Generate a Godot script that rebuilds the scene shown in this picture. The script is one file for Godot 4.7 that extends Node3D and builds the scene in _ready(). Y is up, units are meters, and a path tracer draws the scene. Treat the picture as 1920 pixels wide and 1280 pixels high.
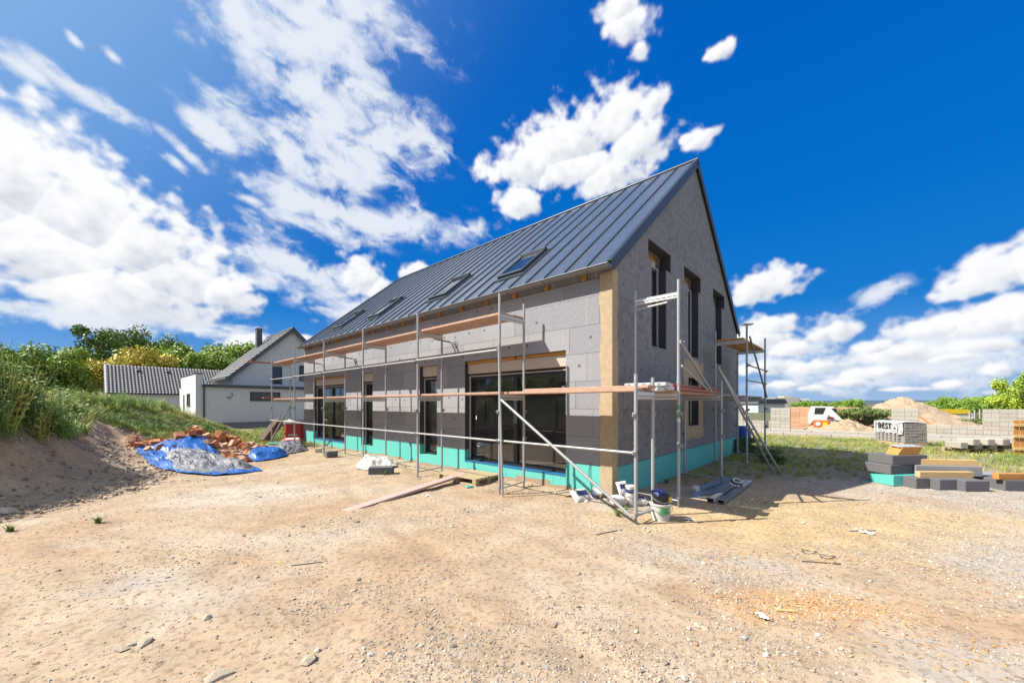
extends Node3D
# A half-finished gabled house with insulation boards, scaffolds on two sides, a dusty yard, a soil bank and neighbours.
# World: camera above the origin looking along -z, x to the side, y up, metres. "d" below is distance along -z.
# House frame: u runs along the long facade away from the near corner, v along the gable, both from the near corner.

const EYE := 1.65
const FOCAL := 724.0      # photo pixels
const HORIZON := 757.0
var hinv := Transform3D()
var hf := Transform3D()   # house frame: local x = u, y = up, z = v
var rng := RandomNumberGenerator.new()
var used_names := {}
var M := {}
var n1 := FastNoiseLite.new()
var n2 := FastNoiseLite.new()
var n3 := FastNoiseLite.new()

# ---------------------------------------------------------------- mesh builder
class MB:
	var v := PackedVector3Array()
	var n := PackedVector3Array()
	var c := PackedColorArray()
	var col := Color.WHITE
	var tinted := false
	func tri(a: Vector3, b: Vector3, d: Vector3) -> void:
		var k := (b - a).cross(d - a).normalized()
		v.append(a); v.append(d); v.append(b)
		n.append(k); n.append(k); n.append(k)
		if tinted:
			c.append(col); c.append(col); c.append(col)
	func tri_n(a: Vector3, b: Vector3, d: Vector3, na: Vector3, nb: Vector3, nd: Vector3) -> void:
		v.append(a); v.append(d); v.append(b)
		n.append(na); n.append(nd); n.append(nb)
		if tinted:
			c.append(col); c.append(col); c.append(col)
	func quad(a: Vector3, b: Vector3, d: Vector3, e: Vector3) -> void:
		tri(a, b, d); tri(a, d, e)
	func quad_to(a: Vector3, b: Vector3, d: Vector3, e: Vector3, out: Vector3) -> void:
		if (b - a).cross(d - a).dot(out) >= 0.0:
			quad(a, b, d, e)
		else:
			quad(e, d, b, a)
	func tri_to(a: Vector3, b: Vector3, d: Vector3, out: Vector3) -> void:
		if (b - a).cross(d - a).dot(out) >= 0.0:
			tri(a, b, d)
		else:
			tri(a, d, b)
	# box between two corners, edges chamfered by b, placed by x
	func box(lo: Vector3, hi: Vector3, b := 0.0, x := Transform3D()) -> void:
		var m := (lo + hi) / 2.0
		var s := (hi - lo) / 2.0
		b = minf(b, minf(s.x, minf(s.y, s.z)) * 0.8)
		var P := func(i: int, sx: float, sy: float, sz: float) -> Vector3:
			var q := Vector3(sx * (s.x - (0.0 if i == 0 else b)), sy * (s.y - (0.0 if i == 1 else b)), sz * (s.z - (0.0 if i == 2 else b)))
			return x * (m + q)
		for g in [-1.0, 1.0]:
			quad_to(P.call(0, g, -1, -1), P.call(0, g, 1, -1), P.call(0, g, 1, 1), P.call(0, g, -1, 1), x.basis * Vector3(g, 0, 0))
			quad_to(P.call(1, -1, g, -1), P.call(1, 1, g, -1), P.call(1, 1, g, 1), P.call(1, -1, g, 1), x.basis * Vector3(0, g, 0))
			quad_to(P.call(2, -1, -1, g), P.call(2, 1, -1, g), P.call(2, 1, 1, g), P.call(2, -1, 1, g), x.basis * Vector3(0, 0, g))
		if b <= 0.0:
			return
		for g in [-1.0, 1.0]:
			for h in [-1.0, 1.0]:
				quad_to(P.call(0, g, h, -1), P.call(0, g, h, 1), P.call(1, g, h, 1), P.call(1, g, h, -1), x.basis * Vector3(g, h, 0))
				quad_to(P.call(0, g, -1, h), P.call(0, g, 1, h), P.call(2, g, 1, h), P.call(2, g, -1, h), x.basis * Vector3(g, 0, h))
				quad_to(P.call(1, -1, g, h), P.call(1, 1, g, h), P.call(2, 1, g, h), P.call(2, -1, g, h), x.basis * Vector3(0, g, h))
				for k in [-1.0, 1.0]:
					tri_to(P.call(0, g, h, k), P.call(1, g, h, k), P.call(2, g, h, k), x.basis * Vector3(g, h, k))
	func tube(p: Vector3, q: Vector3, r: float, r2 := -1.0, seg := 10, caps := true) -> void:
		if r2 < 0.0:
			r2 = r
		var ax := (q - p).normalized()
		var e := ax.cross(Vector3(0.13, 0.97, 0.21) if absf(ax.y) < 0.9 else Vector3(1, 0.1, 0.2)).normalized()
		var f := ax.cross(e)
		for i in seg:
			var a0 := TAU * i / seg
			var a1 := TAU * (i + 1) / seg
			var d0 := e * cos(a0) + f * sin(a0)
			var d1 := e * cos(a1) + f * sin(a1)
			tri_n(p + d0 * r, p + d1 * r, q + d1 * r2, d0, d1, d1)
			tri_n(p + d0 * r, q + d1 * r2, q + d0 * r2, d0, d1, d0)
			if caps:
				tri(p, p + d1 * r, p + d0 * r)
				tri(q, q + d0 * r2, q + d1 * r2)
	func path(pts: Array, r: float, seg := 6) -> void:
		for i in pts.size() - 1:
			tube(pts[i], pts[i + 1], r, -1.0, seg, i == 0 or i == pts.size() - 2)
	# flat polygon (2D, any winding) extruded from z0 to z1 along ez
	func prism(poly: PackedVector2Array, z0: float, z1: float, o := Vector3.ZERO, ex := Vector3.RIGHT, ey := Vector3.UP, ez := Vector3.BACK) -> void:
		if Geometry2D.is_polygon_clockwise(poly):
			poly = poly.duplicate()
			poly.reverse()
		var ids := Geometry2D.triangulate_polygon(poly)
		var at := func(i: int, z: float) -> Vector3: return o + ex * poly[i].x + ey * poly[i].y + ez * z
		for t in range(0, ids.size(), 3):
			tri_to(at.call(ids[t], z1), at.call(ids[t + 1], z1), at.call(ids[t + 2], z1), ez * (z1 - z0))
			tri_to(at.call(ids[t], z0), at.call(ids[t + 1], z0), at.call(ids[t + 2], z0), ez * (z0 - z1))
		for i in poly.size():
			var j := (i + 1) % poly.size()
			var e := poly[j] - poly[i]
			quad_to(at.call(i, z0), at.call(j, z0), at.call(j, z1), at.call(i, z1), ex * e.y - ey * e.x)
	# lathe: profile of (radius, height)
	func lathe(prof: Array, seg := 16, o := Vector3.ZERO, x := Basis()) -> void:
		for k in prof.size() - 1:
			var p: Vector2 = prof[k]
			var q: Vector2 = prof[k + 1]
			var slope := Vector2(q.y - p.y, p.x - q.x).normalized()
			for i in seg:
				var a0 := TAU * i / seg
				var a1 := TAU * (i + 1) / seg
				var d0 := Vector3(cos(a0), 0, sin(a0))
				var d1 := Vector3(cos(a1), 0, sin(a1))
				var m0 := x * (d0 * slope.x + Vector3.UP * slope.y)
				var m1 := x * (d1 * slope.x + Vector3.UP * slope.y)
				var A := o + x * (d0 * p.x + Vector3.UP * p.y)
				var B := o + x * (d1 * p.x + Vector3.UP * p.y)
				var C := o + x * (d1 * q.x + Vector3.UP * q.y)
				var D := o + x * (d0 * q.x + Vector3.UP * q.y)
				if p.x > 1e-5:
					tri_n(A, C, B, m0, m1, m1)
				if q.x > 1e-5:
					tri_n(A, D, C, m0, m0, m1)
	func done() -> ArrayMesh:
		var a := []
		a.resize(Mesh.ARRAY_MAX)
		a[Mesh.ARRAY_VERTEX] = v
		a[Mesh.ARRAY_NORMAL] = n
		if tinted:
			a[Mesh.ARRAY_COLOR] = c
		var m := ArrayMesh.new()
		m.add_surface_from_arrays(Mesh.PRIMITIVE_TRIANGLES, a)
		return m

# ---------------------------------------------------------------- scene helpers
func numbered(called: String) -> String:
	var k: int = used_names.get(called, 0)
	used_names[called] = k + 1
	return called if k == 0 else "%s_%03d" % [called, k]

func thing(called: String, label: String, category: String, x := Transform3D(), group := "") -> Node3D:
	var o := Node3D.new()
	o.name = numbered(called)
	add_child(o)
	o.transform = x
	meta(o, label, category, group)
	return o

func meta(o: Node, label: String, category: String, group := "") -> void:
	o.set_meta("label", label)
	o.set_meta("category", category)
	if group:
		o.set_meta("group", group)

func part(called: String, mesh: Mesh, m: Material, parent: Node, x := Transform3D()) -> MeshInstance3D:
	var o := MeshInstance3D.new()
	o.name = called
	o.mesh = mesh
	o.material_override = m
	o.transform = x
	parent.add_child(o, true)
	return o

func solo(called: String, mesh: Mesh, m: Material, label: String, category: String, x := Transform3D(), group := "") -> MeshInstance3D:
	var o := part(numbered(called), mesh, m, self, x)
	meta(o, label, category, group)
	return o

func structure(called: String, mesh: Mesh, m: Material, label: String, category: String) -> MeshInstance3D:
	var o := part(numbered(called), mesh, m, self)
	meta(o, label, category)
	o.set_meta("kind", "structure")
	return o

func copy(o: Node3D, x: Transform3D, label := "") -> Node3D:
	var c: Node3D = o.duplicate()
	c.name = numbered(String(o.name).split("_0")[0])
	add_child(c)
	c.transform = x
	if label:
		c.set_meta("label", label)
	return c

func scatter(called: String, mesh: Mesh, m: Material, xs: Array, cols: Array, label: String, category: String) -> MultiMeshInstance3D:
	var mm := MultiMesh.new()
	mm.transform_format = MultiMesh.TRANSFORM_3D
	mm.use_colors = true
	mm.mesh = mesh
	mm.instance_count = xs.size()
	for i in xs.size():
		mm.set_instance_transform(i, xs[i])
		mm.set_instance_color(i, cols[i])
	var o := MultiMeshInstance3D.new()
	o.name = numbered(called)
	o.multimesh = mm
	o.material_override = m
	add_child(o)
	meta(o, label, category)
	o.set_meta("kind", "stuff")
	return o

func at(p: Vector3, yaw := 0.0, pitch := 0.0, roll := 0.0) -> Transform3D:
	return Transform3D(Basis.from_euler(Vector3(pitch, yaw, roll)), p)

# a direction through a photo pixel, met with the ground
func spot(px: float, py: float) -> Vector3:
	var d := FOCAL * EYE / (py - HORIZON)
	var p := Vector3((px - 960.0) / FOCAL * d, 0, -d)
	for i in 6:
		var y := ground_y(p.x, -p.z)
		d = FOCAL * (EYE - y) / maxf(py - HORIZON, 1.0)
		p = Vector3((px - 960.0) / FOCAL * d, y, -d)
	return p

func on(x: float, d: float, lift := 0.0) -> Vector3:
	return Vector3(x, ground_y(x, d) + lift, -d)

func curve(pts: Array, t: float) -> float:
	if t <= pts[0].x:
		return pts[0].y
	for i in pts.size() - 1:
		if t <= pts[i + 1].x:
			var k: float = (t - pts[i].x) / (pts[i + 1].x - pts[i].x)
			return lerpf(pts[i].y, pts[i + 1].y, k * k * (3.0 - 2.0 * k))
	return pts[-1].y

const TOE := [Vector2(-30, -7.8), Vector2(5.5, -7.7), Vector2(7.2, -7.6), Vector2(8.7, -8.3), Vector2(10.4, -9.7), Vector2(12.5, -11.4), Vector2(15, -11.8), Vector2(18, -11.4), Vector2(20, -13.0), Vector2(23, -17.0), Vector2(27, -27.0), Vector2(31, -45.0)]
const CREST := [Vector2(-30, 2.0), Vector2(6.0, 1.95), Vector2(7.6, 1.7), Vector2(9.4, 1.1), Vector2(11.0, 1.2), Vector2(13.0, 1.65), Vector2(16, 1.75), Vector2(19, 1.4), Vector2(23, 1.0), Vector2(30, 0.8)]

func bank(x: float, d: float) -> float:   # 0 on the flat, 1 on top of the soil bank
	var s := curve(TOE, d) - x + 0.35 * n2.get_noise_2d(x * 9.0, d * 9.0)
	return smoothstep(0.0, 1.0, clampf(s / lerpf(3.4, 6.0, smoothstep(11.5, 15.5, d)), 0.0, 1.0))

func ground_y(x: float, d: float) -> float:
	var b := 0.0
	if x < -6.5 and x > -90.0 and d < 40.0:
		b = bank(x, d)
	var y := 0.018 * n1.get_noise_2d(x * 3.0, d * 3.0) * (1.0 if d < 25.0 else 3.0)
	if b > 0.0:
		var rough := 0.5 * n1.get_noise_2d(x * 6.0 + 90.0, d * 6.0) + 0.16 * n2.get_noise_2d(x * 30.0, d * 30.0)
		y += b * curve(CREST, d) + b * (1.0 - 0.4 * b) * 0.5 * rough
	if x > -11.0 and x < 5.0 and d > 1.5 and d < 18.0:
		var q := hinv * Vector3(x, 0, -d)
		if q.z > -0.8 and q.z < 0.1 and q.x > -0.3 and q.x < 14.3:      # loose soil against the plinth
			y += exp(-pow((q.z + 0.02) / 0.28, 2.0)) * (0.045 + 0.07 * n3.get_noise_2d(x * 2.2, d * 2.2))
		if d < 10.5:                                                     # old wheel ruts crossing the yard
			var mid := -0.65 - 0.62 * (d - 5.2) + 0.25 * sin(d * 0.7)
			for w in [-0.8, 0.8]:
				var off: float = absf(x - mid - w)
				if off < 0.5:
					y += (0.016 * exp(-pow((off - 0.27) / 0.10, 2.0)) - 0.026 * exp(-pow(off / 0.16, 4.0))) * clampf(0.55 + 1.2 * n3.get_noise_2d(x * 0.8, d * 0.8 + 20.0), 0.0, 1.0)
	# low heap of earth under the broken bricks
	var q := Vector2((x + 10.5) / 1.9, (d - 12.7) / 1.3).length()
	if q < 1.6:
		y += 0.55 * exp(-q * q * 1.6)
	return y

# ---------------------------------------------------------------- materials
func lin(r: float, g: float, b: float) -> Color:
	return Color(r, g, b).linear_to_srgb()

func plain(c: Color, rough := 0.8, metal := 0.0) -> StandardMaterial3D:
	var m := StandardMaterial3D.new()
	m.albedo_color = c
	m.roughness = rough
	m.metallic = metal
	return m

func noise_tex(freq: float, octaves: int, ramp: Array, size := 512, kind := FastNoiseLite.TYPE_SIMPLEX_SMOOTH, sd := 1, warp := 0.0) -> NoiseTexture2D:
	var f := FastNoiseLite.new()
	f.noise_type = kind
	f.frequency = freq
	f.seed = sd
	f.fractal_type = FastNoiseLite.FRACTAL_FBM
	f.fractal_octaves = octaves
	f.fractal_gain = 0.6
	if warp > 0.0:
		f.domain_warp_enabled = true
		f.domain_warp_amplitude = warp
		f.domain_warp_frequency = freq
	var t := NoiseTexture2D.new()
	t.width = size
	t.height = size
	t.seamless = true
	t.noise = f
	if ramp.size():
		var g := Gradient.new()
		var os := PackedFloat32Array()
		var cs := PackedColorArray()
		for i in ramp.size():
			os.append(ramp[i][0])
			cs.append(ramp[i][1])
		g.offsets = os
		g.colors = cs
		t.color_ramp = g
	return t

# material whose colour wanders between linear colours a and b; size = metres per texture tile
func mottled(a: Color, b: Color, tile: float, freq := 0.02, oct := 5, rough := 0.85, bump := 0.0, world := false, stretch := Vector3.ONE, sd := 1) -> StandardMaterial3D:
	var m := plain(Color.WHITE, rough)
	m.albedo_texture = noise_tex(freq, oct, [[0.25, a], [0.75, b]], 512, FastNoiseLite.TYPE_SIMPLEX_SMOOTH, sd)
	m.uv1_triplanar = true
	m.uv1_world_triplanar = world
	m.uv1_scale = Vector3.ONE / tile * stretch
	m.uv1_offset = Vector3(sd * 0.37, sd * 0.11, sd * 0.23)
	if bump > 0.0:
		m.heightmap_enabled = true
		m.heightmap_scale = bump
		if not M.has("bump"):
			M.bump = noise_tex(0.05, 5, [], 512, FastNoiseLite.TYPE_SIMPLEX_SMOOTH, 6)
		m.heightmap_texture = M.bump
	return m

func wood(a: Color, b: Color, sd := 1, rough := 0.75) -> StandardMaterial3D:   # grain along local x
	return mottled(a, b, 1.0, 0.03, 5, rough, 0.15, false, Vector3(0.35, 4.0, 4.0), sd)

func glass(tint: Color, alpha := 0.1) -> StandardMaterial3D:
	var m := plain(Color(tint.r, tint.g, tint.b, alpha), 0.02)
	m.transparency = BaseMaterial3D.TRANSPARENCY_ALPHA
	m.metallic_specular = 0.62
	return m

func materials() -> void:
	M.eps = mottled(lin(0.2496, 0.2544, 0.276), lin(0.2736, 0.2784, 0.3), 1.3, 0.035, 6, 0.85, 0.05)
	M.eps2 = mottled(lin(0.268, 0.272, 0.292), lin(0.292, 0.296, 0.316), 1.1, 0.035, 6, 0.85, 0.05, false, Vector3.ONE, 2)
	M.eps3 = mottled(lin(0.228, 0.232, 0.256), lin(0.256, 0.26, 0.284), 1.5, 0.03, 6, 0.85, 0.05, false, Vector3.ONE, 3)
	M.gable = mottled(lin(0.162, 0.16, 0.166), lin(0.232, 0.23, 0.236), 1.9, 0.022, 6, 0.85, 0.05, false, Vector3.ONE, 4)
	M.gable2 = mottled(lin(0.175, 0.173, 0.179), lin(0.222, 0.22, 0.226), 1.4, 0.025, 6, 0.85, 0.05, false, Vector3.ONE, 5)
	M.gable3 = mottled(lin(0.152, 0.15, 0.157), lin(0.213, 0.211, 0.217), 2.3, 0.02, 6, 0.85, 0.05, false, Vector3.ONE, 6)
	M.eps_dark = mottled(lin(0.096, 0.096, 0.104), lin(0.136, 0.1344, 0.1424), 0.6, 0.05, 5, 0.85, 0.2)
	M.eps_lit = mottled(lin(0.208, 0.212, 0.224), lin(0.272, 0.276, 0.288), 0.6, 0.05, 5, 0.85, 0.2)  # lighter copy of the dark foam: sunlight put into the colour
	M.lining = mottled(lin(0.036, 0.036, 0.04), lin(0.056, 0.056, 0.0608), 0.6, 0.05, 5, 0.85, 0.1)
	M.dowel = plain(lin(0.12, 0.1176, 0.124), 0.9)
	M.xps = mottled(lin(0.084, 0.416, 0.368), lin(0.1, 0.456, 0.408), 0.9, 0.03, 5, 0.7, 0.1)
	M.xps2 = mottled(lin(0.092, 0.432, 0.384), lin(0.116, 0.48, 0.432), 0.8, 0.03, 5, 0.7, 0.1, false, Vector3.ONE, 7)
	M.render_coat = mottled(lin(0.368, 0.284, 0.176), lin(0.424, 0.332, 0.212), 1.4, 0.02, 4, 0.9, 0.06)
	M.masonry = mottled(lin(0.264, 0.248, 0.232), lin(0.336, 0.32, 0.296), 0.8, 0.03, 5, 0.9, 0.3)
	M.slab = mottled(lin(0.176, 0.152, 0.132), lin(0.256, 0.224, 0.192), 1.5, 0.03, 5, 0.9, 0.3)
	M.board_beige = mottled(lin(0.416, 0.368, 0.296), lin(0.496, 0.448, 0.372), 0.7, 0.04, 4, 0.85)
	M.timber = wood(lin(0.4, 0.172, 0.04), lin(0.512, 0.264, 0.072), 1)
	M.timber_pale = wood(lin(0.496, 0.32, 0.128), lin(0.608, 0.432, 0.208), 2)
	M.plank = wood(lin(0.36, 0.21, 0.145), lin(0.52, 0.335, 0.245), 3)
	M.plank2 = wood(lin(0.33, 0.20, 0.14), lin(0.46, 0.30, 0.22), 4)
	M.plank_red = wood(lin(0.264, 0.084, 0.06), lin(0.352, 0.132, 0.096), 5)
	M.plank_grey = wood(lin(0.24, 0.204, 0.164), lin(0.336, 0.288, 0.24), 6)
	M.plank_pink = wood(lin(0.4, 0.264, 0.232), lin(0.512, 0.368, 0.328), 7)
	M.pallet = wood(lin(0.32, 0.244, 0.144), lin(0.44, 0.352, 0.224), 8)
	M.roof = mottled(lin(0.15, 0.18, 0.222), lin(0.185, 0.218, 0.262), 1.7, 0.012, 3, 0.30)
	M.roof.metallic = 0.65
	M.roof.heightmap_enabled = true
	M.roof.heightmap_scale = 0.5
	M.roof.heightmap_texture = noise_tex(0.006, 2, [], 512, FastNoiseLite.TYPE_SIMPLEX_SMOOTH, 31)
	M.trim = plain(lin(0.04, 0.0528, 0.0688), 0.42, 0.2)
	M.gutter = plain(lin(0.152, 0.152, 0.156), 0.42, 0.35)
	M.frame = plain(lin(0.0176, 0.0192, 0.024), 0.45)
	M.guide = plain(lin(0.416, 0.4, 0.368), 0.5)
	M.glass = glass(lin(0.024, 0.028, 0.028), 0.17)
	M.skyglass = glass(lin(0.016, 0.024, 0.032), 0.55)
	M.steel = mottled(lin(0.31, 0.318, 0.326), lin(0.43, 0.438, 0.446), 0.35, 0.03, 4, 0.48)
	M.steel.metallic = 0.35
	M.steel_dark = plain(lin(0.24, 0.244, 0.248), 0.5, 0.4)
	M.alu = mottled(lin(0.496, 0.504, 0.512), lin(0.592, 0.6, 0.608), 0.5, 0.03, 3, 0.42)
	M.alu.metallic = 0.3
	M.zinc = plain(lin(0.32, 0.376, 0.44), 0.3, 0.75)
	M.white = plain(lin(0.624, 0.624, 0.616), 0.55)
	M.white_dirty = mottled(lin(0.448, 0.436, 0.408), lin(0.608, 0.6, 0.584), 0.4, 0.03, 5, 0.6)
	M.plaster = mottled(lin(0.544, 0.548, 0.552), lin(0.6, 0.604, 0.608), 3.0, 0.02, 5, 0.9)
	M.plinth = mottled(lin(0.176, 0.176, 0.18), lin(0.232, 0.232, 0.236), 0.8, 0.05, 4, 0.9)
	M.tile_dark = plain(lin(0.08, 0.084, 0.092), 0.5)
	M.tile_grey = mottled(lin(0.108, 0.108, 0.12), lin(0.144, 0.144, 0.156), 2.0, 0.03, 4, 0.7)
	M.concrete = mottled(lin(0.296, 0.268, 0.224), lin(0.376, 0.344, 0.292), 1.2, 0.03, 5, 0.9, 0.2)
	M.concrete2 = mottled(lin(0.32, 0.292, 0.248), lin(0.392, 0.36, 0.308), 1.0, 0.03, 5, 0.9, 0.2, false, Vector3.ONE, 3)
	M.concrete_pale = mottled(lin(0.344, 0.32, 0.276), lin(0.408, 0.38, 0.332), 1.0, 0.03, 5, 0.9, 0.1, false, Vector3.ONE, 4)
	M.paver = mottled(lin(0.232, 0.22, 0.2), lin(0.304, 0.288, 0.264), 0.5, 0.05, 4, 0.9)
	M.brickwall = mottled(lin(0.4, 0.216, 0.112), lin(0.48, 0.288, 0.168), 0.6, 0.04, 4, 0.9)
	M.brick = mottled(lin(0.4, 0.152, 0.068), lin(0.528, 0.24, 0.12), 0.35, 0.03, 5, 0.9, 0.4)
	M.brick_pale = mottled(lin(0.464, 0.264, 0.16), lin(0.56, 0.36, 0.24), 0.35, 0.03, 5, 0.9, 0.4, false, Vector3.ONE, 3)
	M.asphalt = mottled(lin(0.24, 0.232, 0.216), lin(0.304, 0.292, 0.272), 2.0, 0.05, 5, 0.95)
	M.tarp_blue = mottled(lin(0.0032, 0.068, 0.288), lin(0.0064, 0.104, 0.368), 0.6, 0.02, 4, 0.38)
	M.tarp_grey = mottled(lin(0.11, 0.113, 0.128), lin(0.175, 0.178, 0.197), 0.3, 0.03, 5, 0.42, 0.6)
	M.sheet_white = mottled(lin(0.48, 0.464, 0.448), lin(0.592, 0.576, 0.56), 0.3, 0.03, 5, 0.6, 0.5)
	M.blue = plain(lin(0.008, 0.088, 0.336), 0.4)
	M.tape = plain(lin(0.012, 0.128, 0.288), 0.6)
	M.navy = plain(lin(0.016, 0.028, 0.128), 0.5)
	M.black = plain(lin(0.0144, 0.0144, 0.016), 0.5)
	M.red = plain(lin(0.384, 0.024, 0.028), 0.6)
	M.orange = plain(lin(0.64, 0.128, 0.016), 0.5)
	M.yellow = plain(lin(0.64, 0.48, 0.016), 0.6)
	M.green = plain(lin(0.064, 0.336, 0.08), 0.6)
	M.stone = plain(Color.WHITE, 0.92)
	M.stone.vertex_color_use_as_albedo = true
	M.leaf = plain(Color.WHITE, 0.6)
	M.leaf.vertex_color_use_as_albedo = true
	M.leaf.backlight = Color(0.6, 0.6, 0.4)
	M.bark = mottled(lin(0.072, 0.052, 0.036), lin(0.128, 0.096, 0.068), 0.6, 0.05, 4, 0.95)
	M.sand = mottled(lin(0.28, 0.205, 0.135), lin(0.42, 0.325, 0.22), 2.6, 0.03, 6, 0.95, 2.5)
	M.mud = mottled(lin(0.272, 0.2, 0.132), lin(0.368, 0.288, 0.2), 0.3, 0.05, 5, 0.95, 0.3)
	M.rock = mottled(lin(0.448, 0.376, 0.272), lin(0.592, 0.52, 0.4), 0.4, 0.04, 5, 0.95, 0.4)
	M.hill = plain(lin(0.04, 0.072, 0.12), 1.0)

# ---------------------------------------------------------------- sky, sun, camera
const SUN_ELEV := 46.0
const SUN_DIR := Vector2(0.99, 0.13)     # where its light travels over the ground: x, d

func sky_px(px: float, py: float) -> Vector3:
	return Vector3(px - 960.0, HORIZON - py, -FOCAL).normalized()

# clouds: [px, py, half width, half height, tilt, kind] kind 0 cumulus, 1 thin streaks
func sky_image() -> Image:
	var W := 3072
	var Hh := 1536
	var small := Image.create(256, 128, false, Image.FORMAT_RGBAF)
	var sun := Vector3(-SUN_DIR.x * cos(deg_to_rad(SUN_ELEV)), sin(deg_to_rad(SUN_ELEV)), SUN_DIR.y * cos(deg_to_rad(SUN_ELEV))).normalized()
	var air := Gradient.new()      # clear air from the horizon to overhead
	air.offsets = PackedFloat32Array([0.0, 0.05, 0.12, 0.21, 0.40, 0.65, 1.0])
	air.colors = PackedColorArray([Color(0.36, 0.52, 0.76), Color(0.25, 0.44, 0.74), Color(0.075, 0.29, 0.70), Color(0.010, 0.20, 0.63), Color(0.001, 0.155, 0.585), Color(0.0005, 0.12, 0.52), Color(0.0005, 0.10, 0.46)])
	for j in 128:
		var el := PI * (0.5 - (j + 0.5) / 128.0)
		for i in 256:
			var az := TAU * (i + 0.5) / 256.0 + PI
			var dir := Vector3(sin(az) * cos(el), sin(el), -cos(az) * cos(el))
			var y := maxf(dir.y, 0.0)
			var k := clampf(dir.dot(sun) * 0.5 + 0.5, 0.0, 1.0)
			var c := air.sample(y).lerp(Color(0.20, 0.45, 0.83), smoothstep(0.70, 1.0, k))
			c = c.lerp(Color(0.9, 0.95, 1.0), 0.35 * pow(k, 12.0))
			small.set_pixel(i, j, c)
	var blobs := []
	for b in [
		# bank of cumulus low on the sunny side
		[20, 330, 170, 120, 25, 0], [150, 400, 170, 110, 22, 0], [270, 470, 140, 100, 20, 0], [60, 480, 240, 100, 8, 0], [330, 520, 130, 75, 12, 0], [200, 545, 240, 60, 3, 0], [420, 555, 75, 48, 10, 0], [-120, 380, 260, 190, 0, 0],
		# big torn sheet of cloud overhead
		[600, 60, 200, 130, -12, 1], [700, 30, 150, 110, 10, 1], [640, 200, 170, 130, 20, 1], [470, 100, 110, 70, 35, 1], [720, 270, 120, 80, -10, 1], [600, 310, 170, 60, 12, 1], [440, 210, 75, 45, 10, 1], [400, 250, 60, 30, 20, 1], [560, 375, 150, 36, 8, 1], [740, 420, 170, 38, -4, 1], [610, 430, 120, 26, 4, 1], [540, 500, 170, 50, 14, 1], [640, 560, 110, 60, 25, 1], [430, 20, 70, 50, 40, 1],
		[150, 170, 130, 28, 14, 1], [60, 140, 70, 22, 25, 1], [135, 70, 26, 11, 40, 1], [210, 105, 24, 12, 30, 1], [330, 305, 36, 14, 40, 1], [350, 290, 60, 14, 35, 1], [470, 375, 40, 13, 12, 1], [120, 595, 240, 22, 2, 1], [330, 600, 150, 26, 4, 1],
		# single cumulus clouds
		[1060, 275, 105, 62, -8, 0], [985, 315, 72, 52, 0, 0], [1140, 235, 72, 62, 0, 0], [1195, 275, 62, 56, 0, 0], [1080, 320, 110, 44, 0, 0], [970, 385, 36, 34, 0, 0], [1225, 200, 34, 26, -30, 0], [1140, 330, 80, 40, 0, 0],
		[1178, 50, 46, 50, 30, 0], [1165, 20, 40, 34, 0, 0], [1200, 95, 22, 22, 0, 0], [1352, 98, 22, 20, 0, 0], [1366, 88, 14, 17, 0, 0], [1335, 105, 14, 8, 0, 0], [1308, 268, 26, 26, 0, 0], [1290, 262, 16, 12, 0, 0], [1330, 250, 26, 13, -10, 0],
		[680, 525, 40, 38, 0, 0], [715, 545, 34, 26, 0, 0], [785, 505, 26, 14, 0, 0], [760, 515, 18, 12, 0, 0], [470, 637, 34, 11, 0, 0], [440, 645, 30, 10, 0, 0], [575, 635, 20, 9, 0, 0],
		# rows of fair-weather clouds towards the far horizon
		[1430, 540, 70, 30, -3, 0], [1400, 550, 50, 26, 0, 0], [1860, 515, 95, 38, -14, 0], [1940, 490, 80, 40, -8, 0], [1800, 545, 60, 20, 0, 0], [1575, 620, 36, 26, 0, 0], [1540, 630, 28, 16, 0, 0], [1840, 605, 120, 30, -4, 0], [1760, 615, 90, 24, 0, 0], [1930, 590, 80, 34, 0, 0], [1430, 615, 50, 20, 0, 0], [1400, 640, 60, 22, 0, 0],
		[1690, 665, 105, 22, 3, 0], [1640, 655, 45, 16, 0, 0], [1780, 672, 50, 11, 0, 0], [1480, 655, 40, 14, 0, 0], [1440, 690, 60, 14, 0, 0], [1520, 690, 70, 12, 0, 0], [1640, 700, 80, 11, 0, 0], [1880, 695, 40, 16, 0, 0], [1590, 718, 34, 9, 0, 0], [1470, 722, 30, 7, 0, 0], [1520, 728, 26, 6, 0, 0], [1780, 722, 30, 7, 0, 0], [1700, 730, 60, 5, 0, 0], [1840, 650, 70, 14, 0, 0], [1650, 690, 360, 46, 0, 1], [1450, 660, 140, 60, 0, 1], [1820, 640, 200, 60, 0, 1], [1640, 555, 60, 22, -20, 1], [1900, 735, 60, 8, 0, 0]]:
		blobs.append([sky_px(b[0], b[1]), b[2], b[3], b[4], b[5], sqrt(1.0 + pow((b[0] - 960.0) / FOCAL, 2.0) + pow((HORIZON - b[1]) / FOCAL, 2.0))])
	# the same kinds of cloud all round the rest of the sky
	rng.seed = 77
	for i in 120:
		var az := rng.randf_range(1.3, TAU - 1.3)
		var el := pow(rng.randf(), 1.7) * 1.3 + 0.03
		var dir := Vector3(sin(az) * cos(el), sin(el), -cos(az) * cos(el))
		var s := lerpf(45.0, 150.0, minf(el * 1.3, 1.0)) * rng.randf_range(0.6, 1.3)
		blobs.append([dir, s, s * rng.randf_range(0.3, 0.6), rng.randf_range(-15, 15), 1 if rng.randf() < 0.3 else 0, 1.0])
	# the whole sphere at a third of the size, then again in full where it is seen sharply
	var clear := small.duplicate()
	small.resize(W / 3, Hh / 3, Image.INTERPOLATE_CUBIC)
	var far := paint_clouds(small.get_data().to_float32_array(), W / 3, Hh / 3, -W, 2 * W, 0, blobs)
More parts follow.
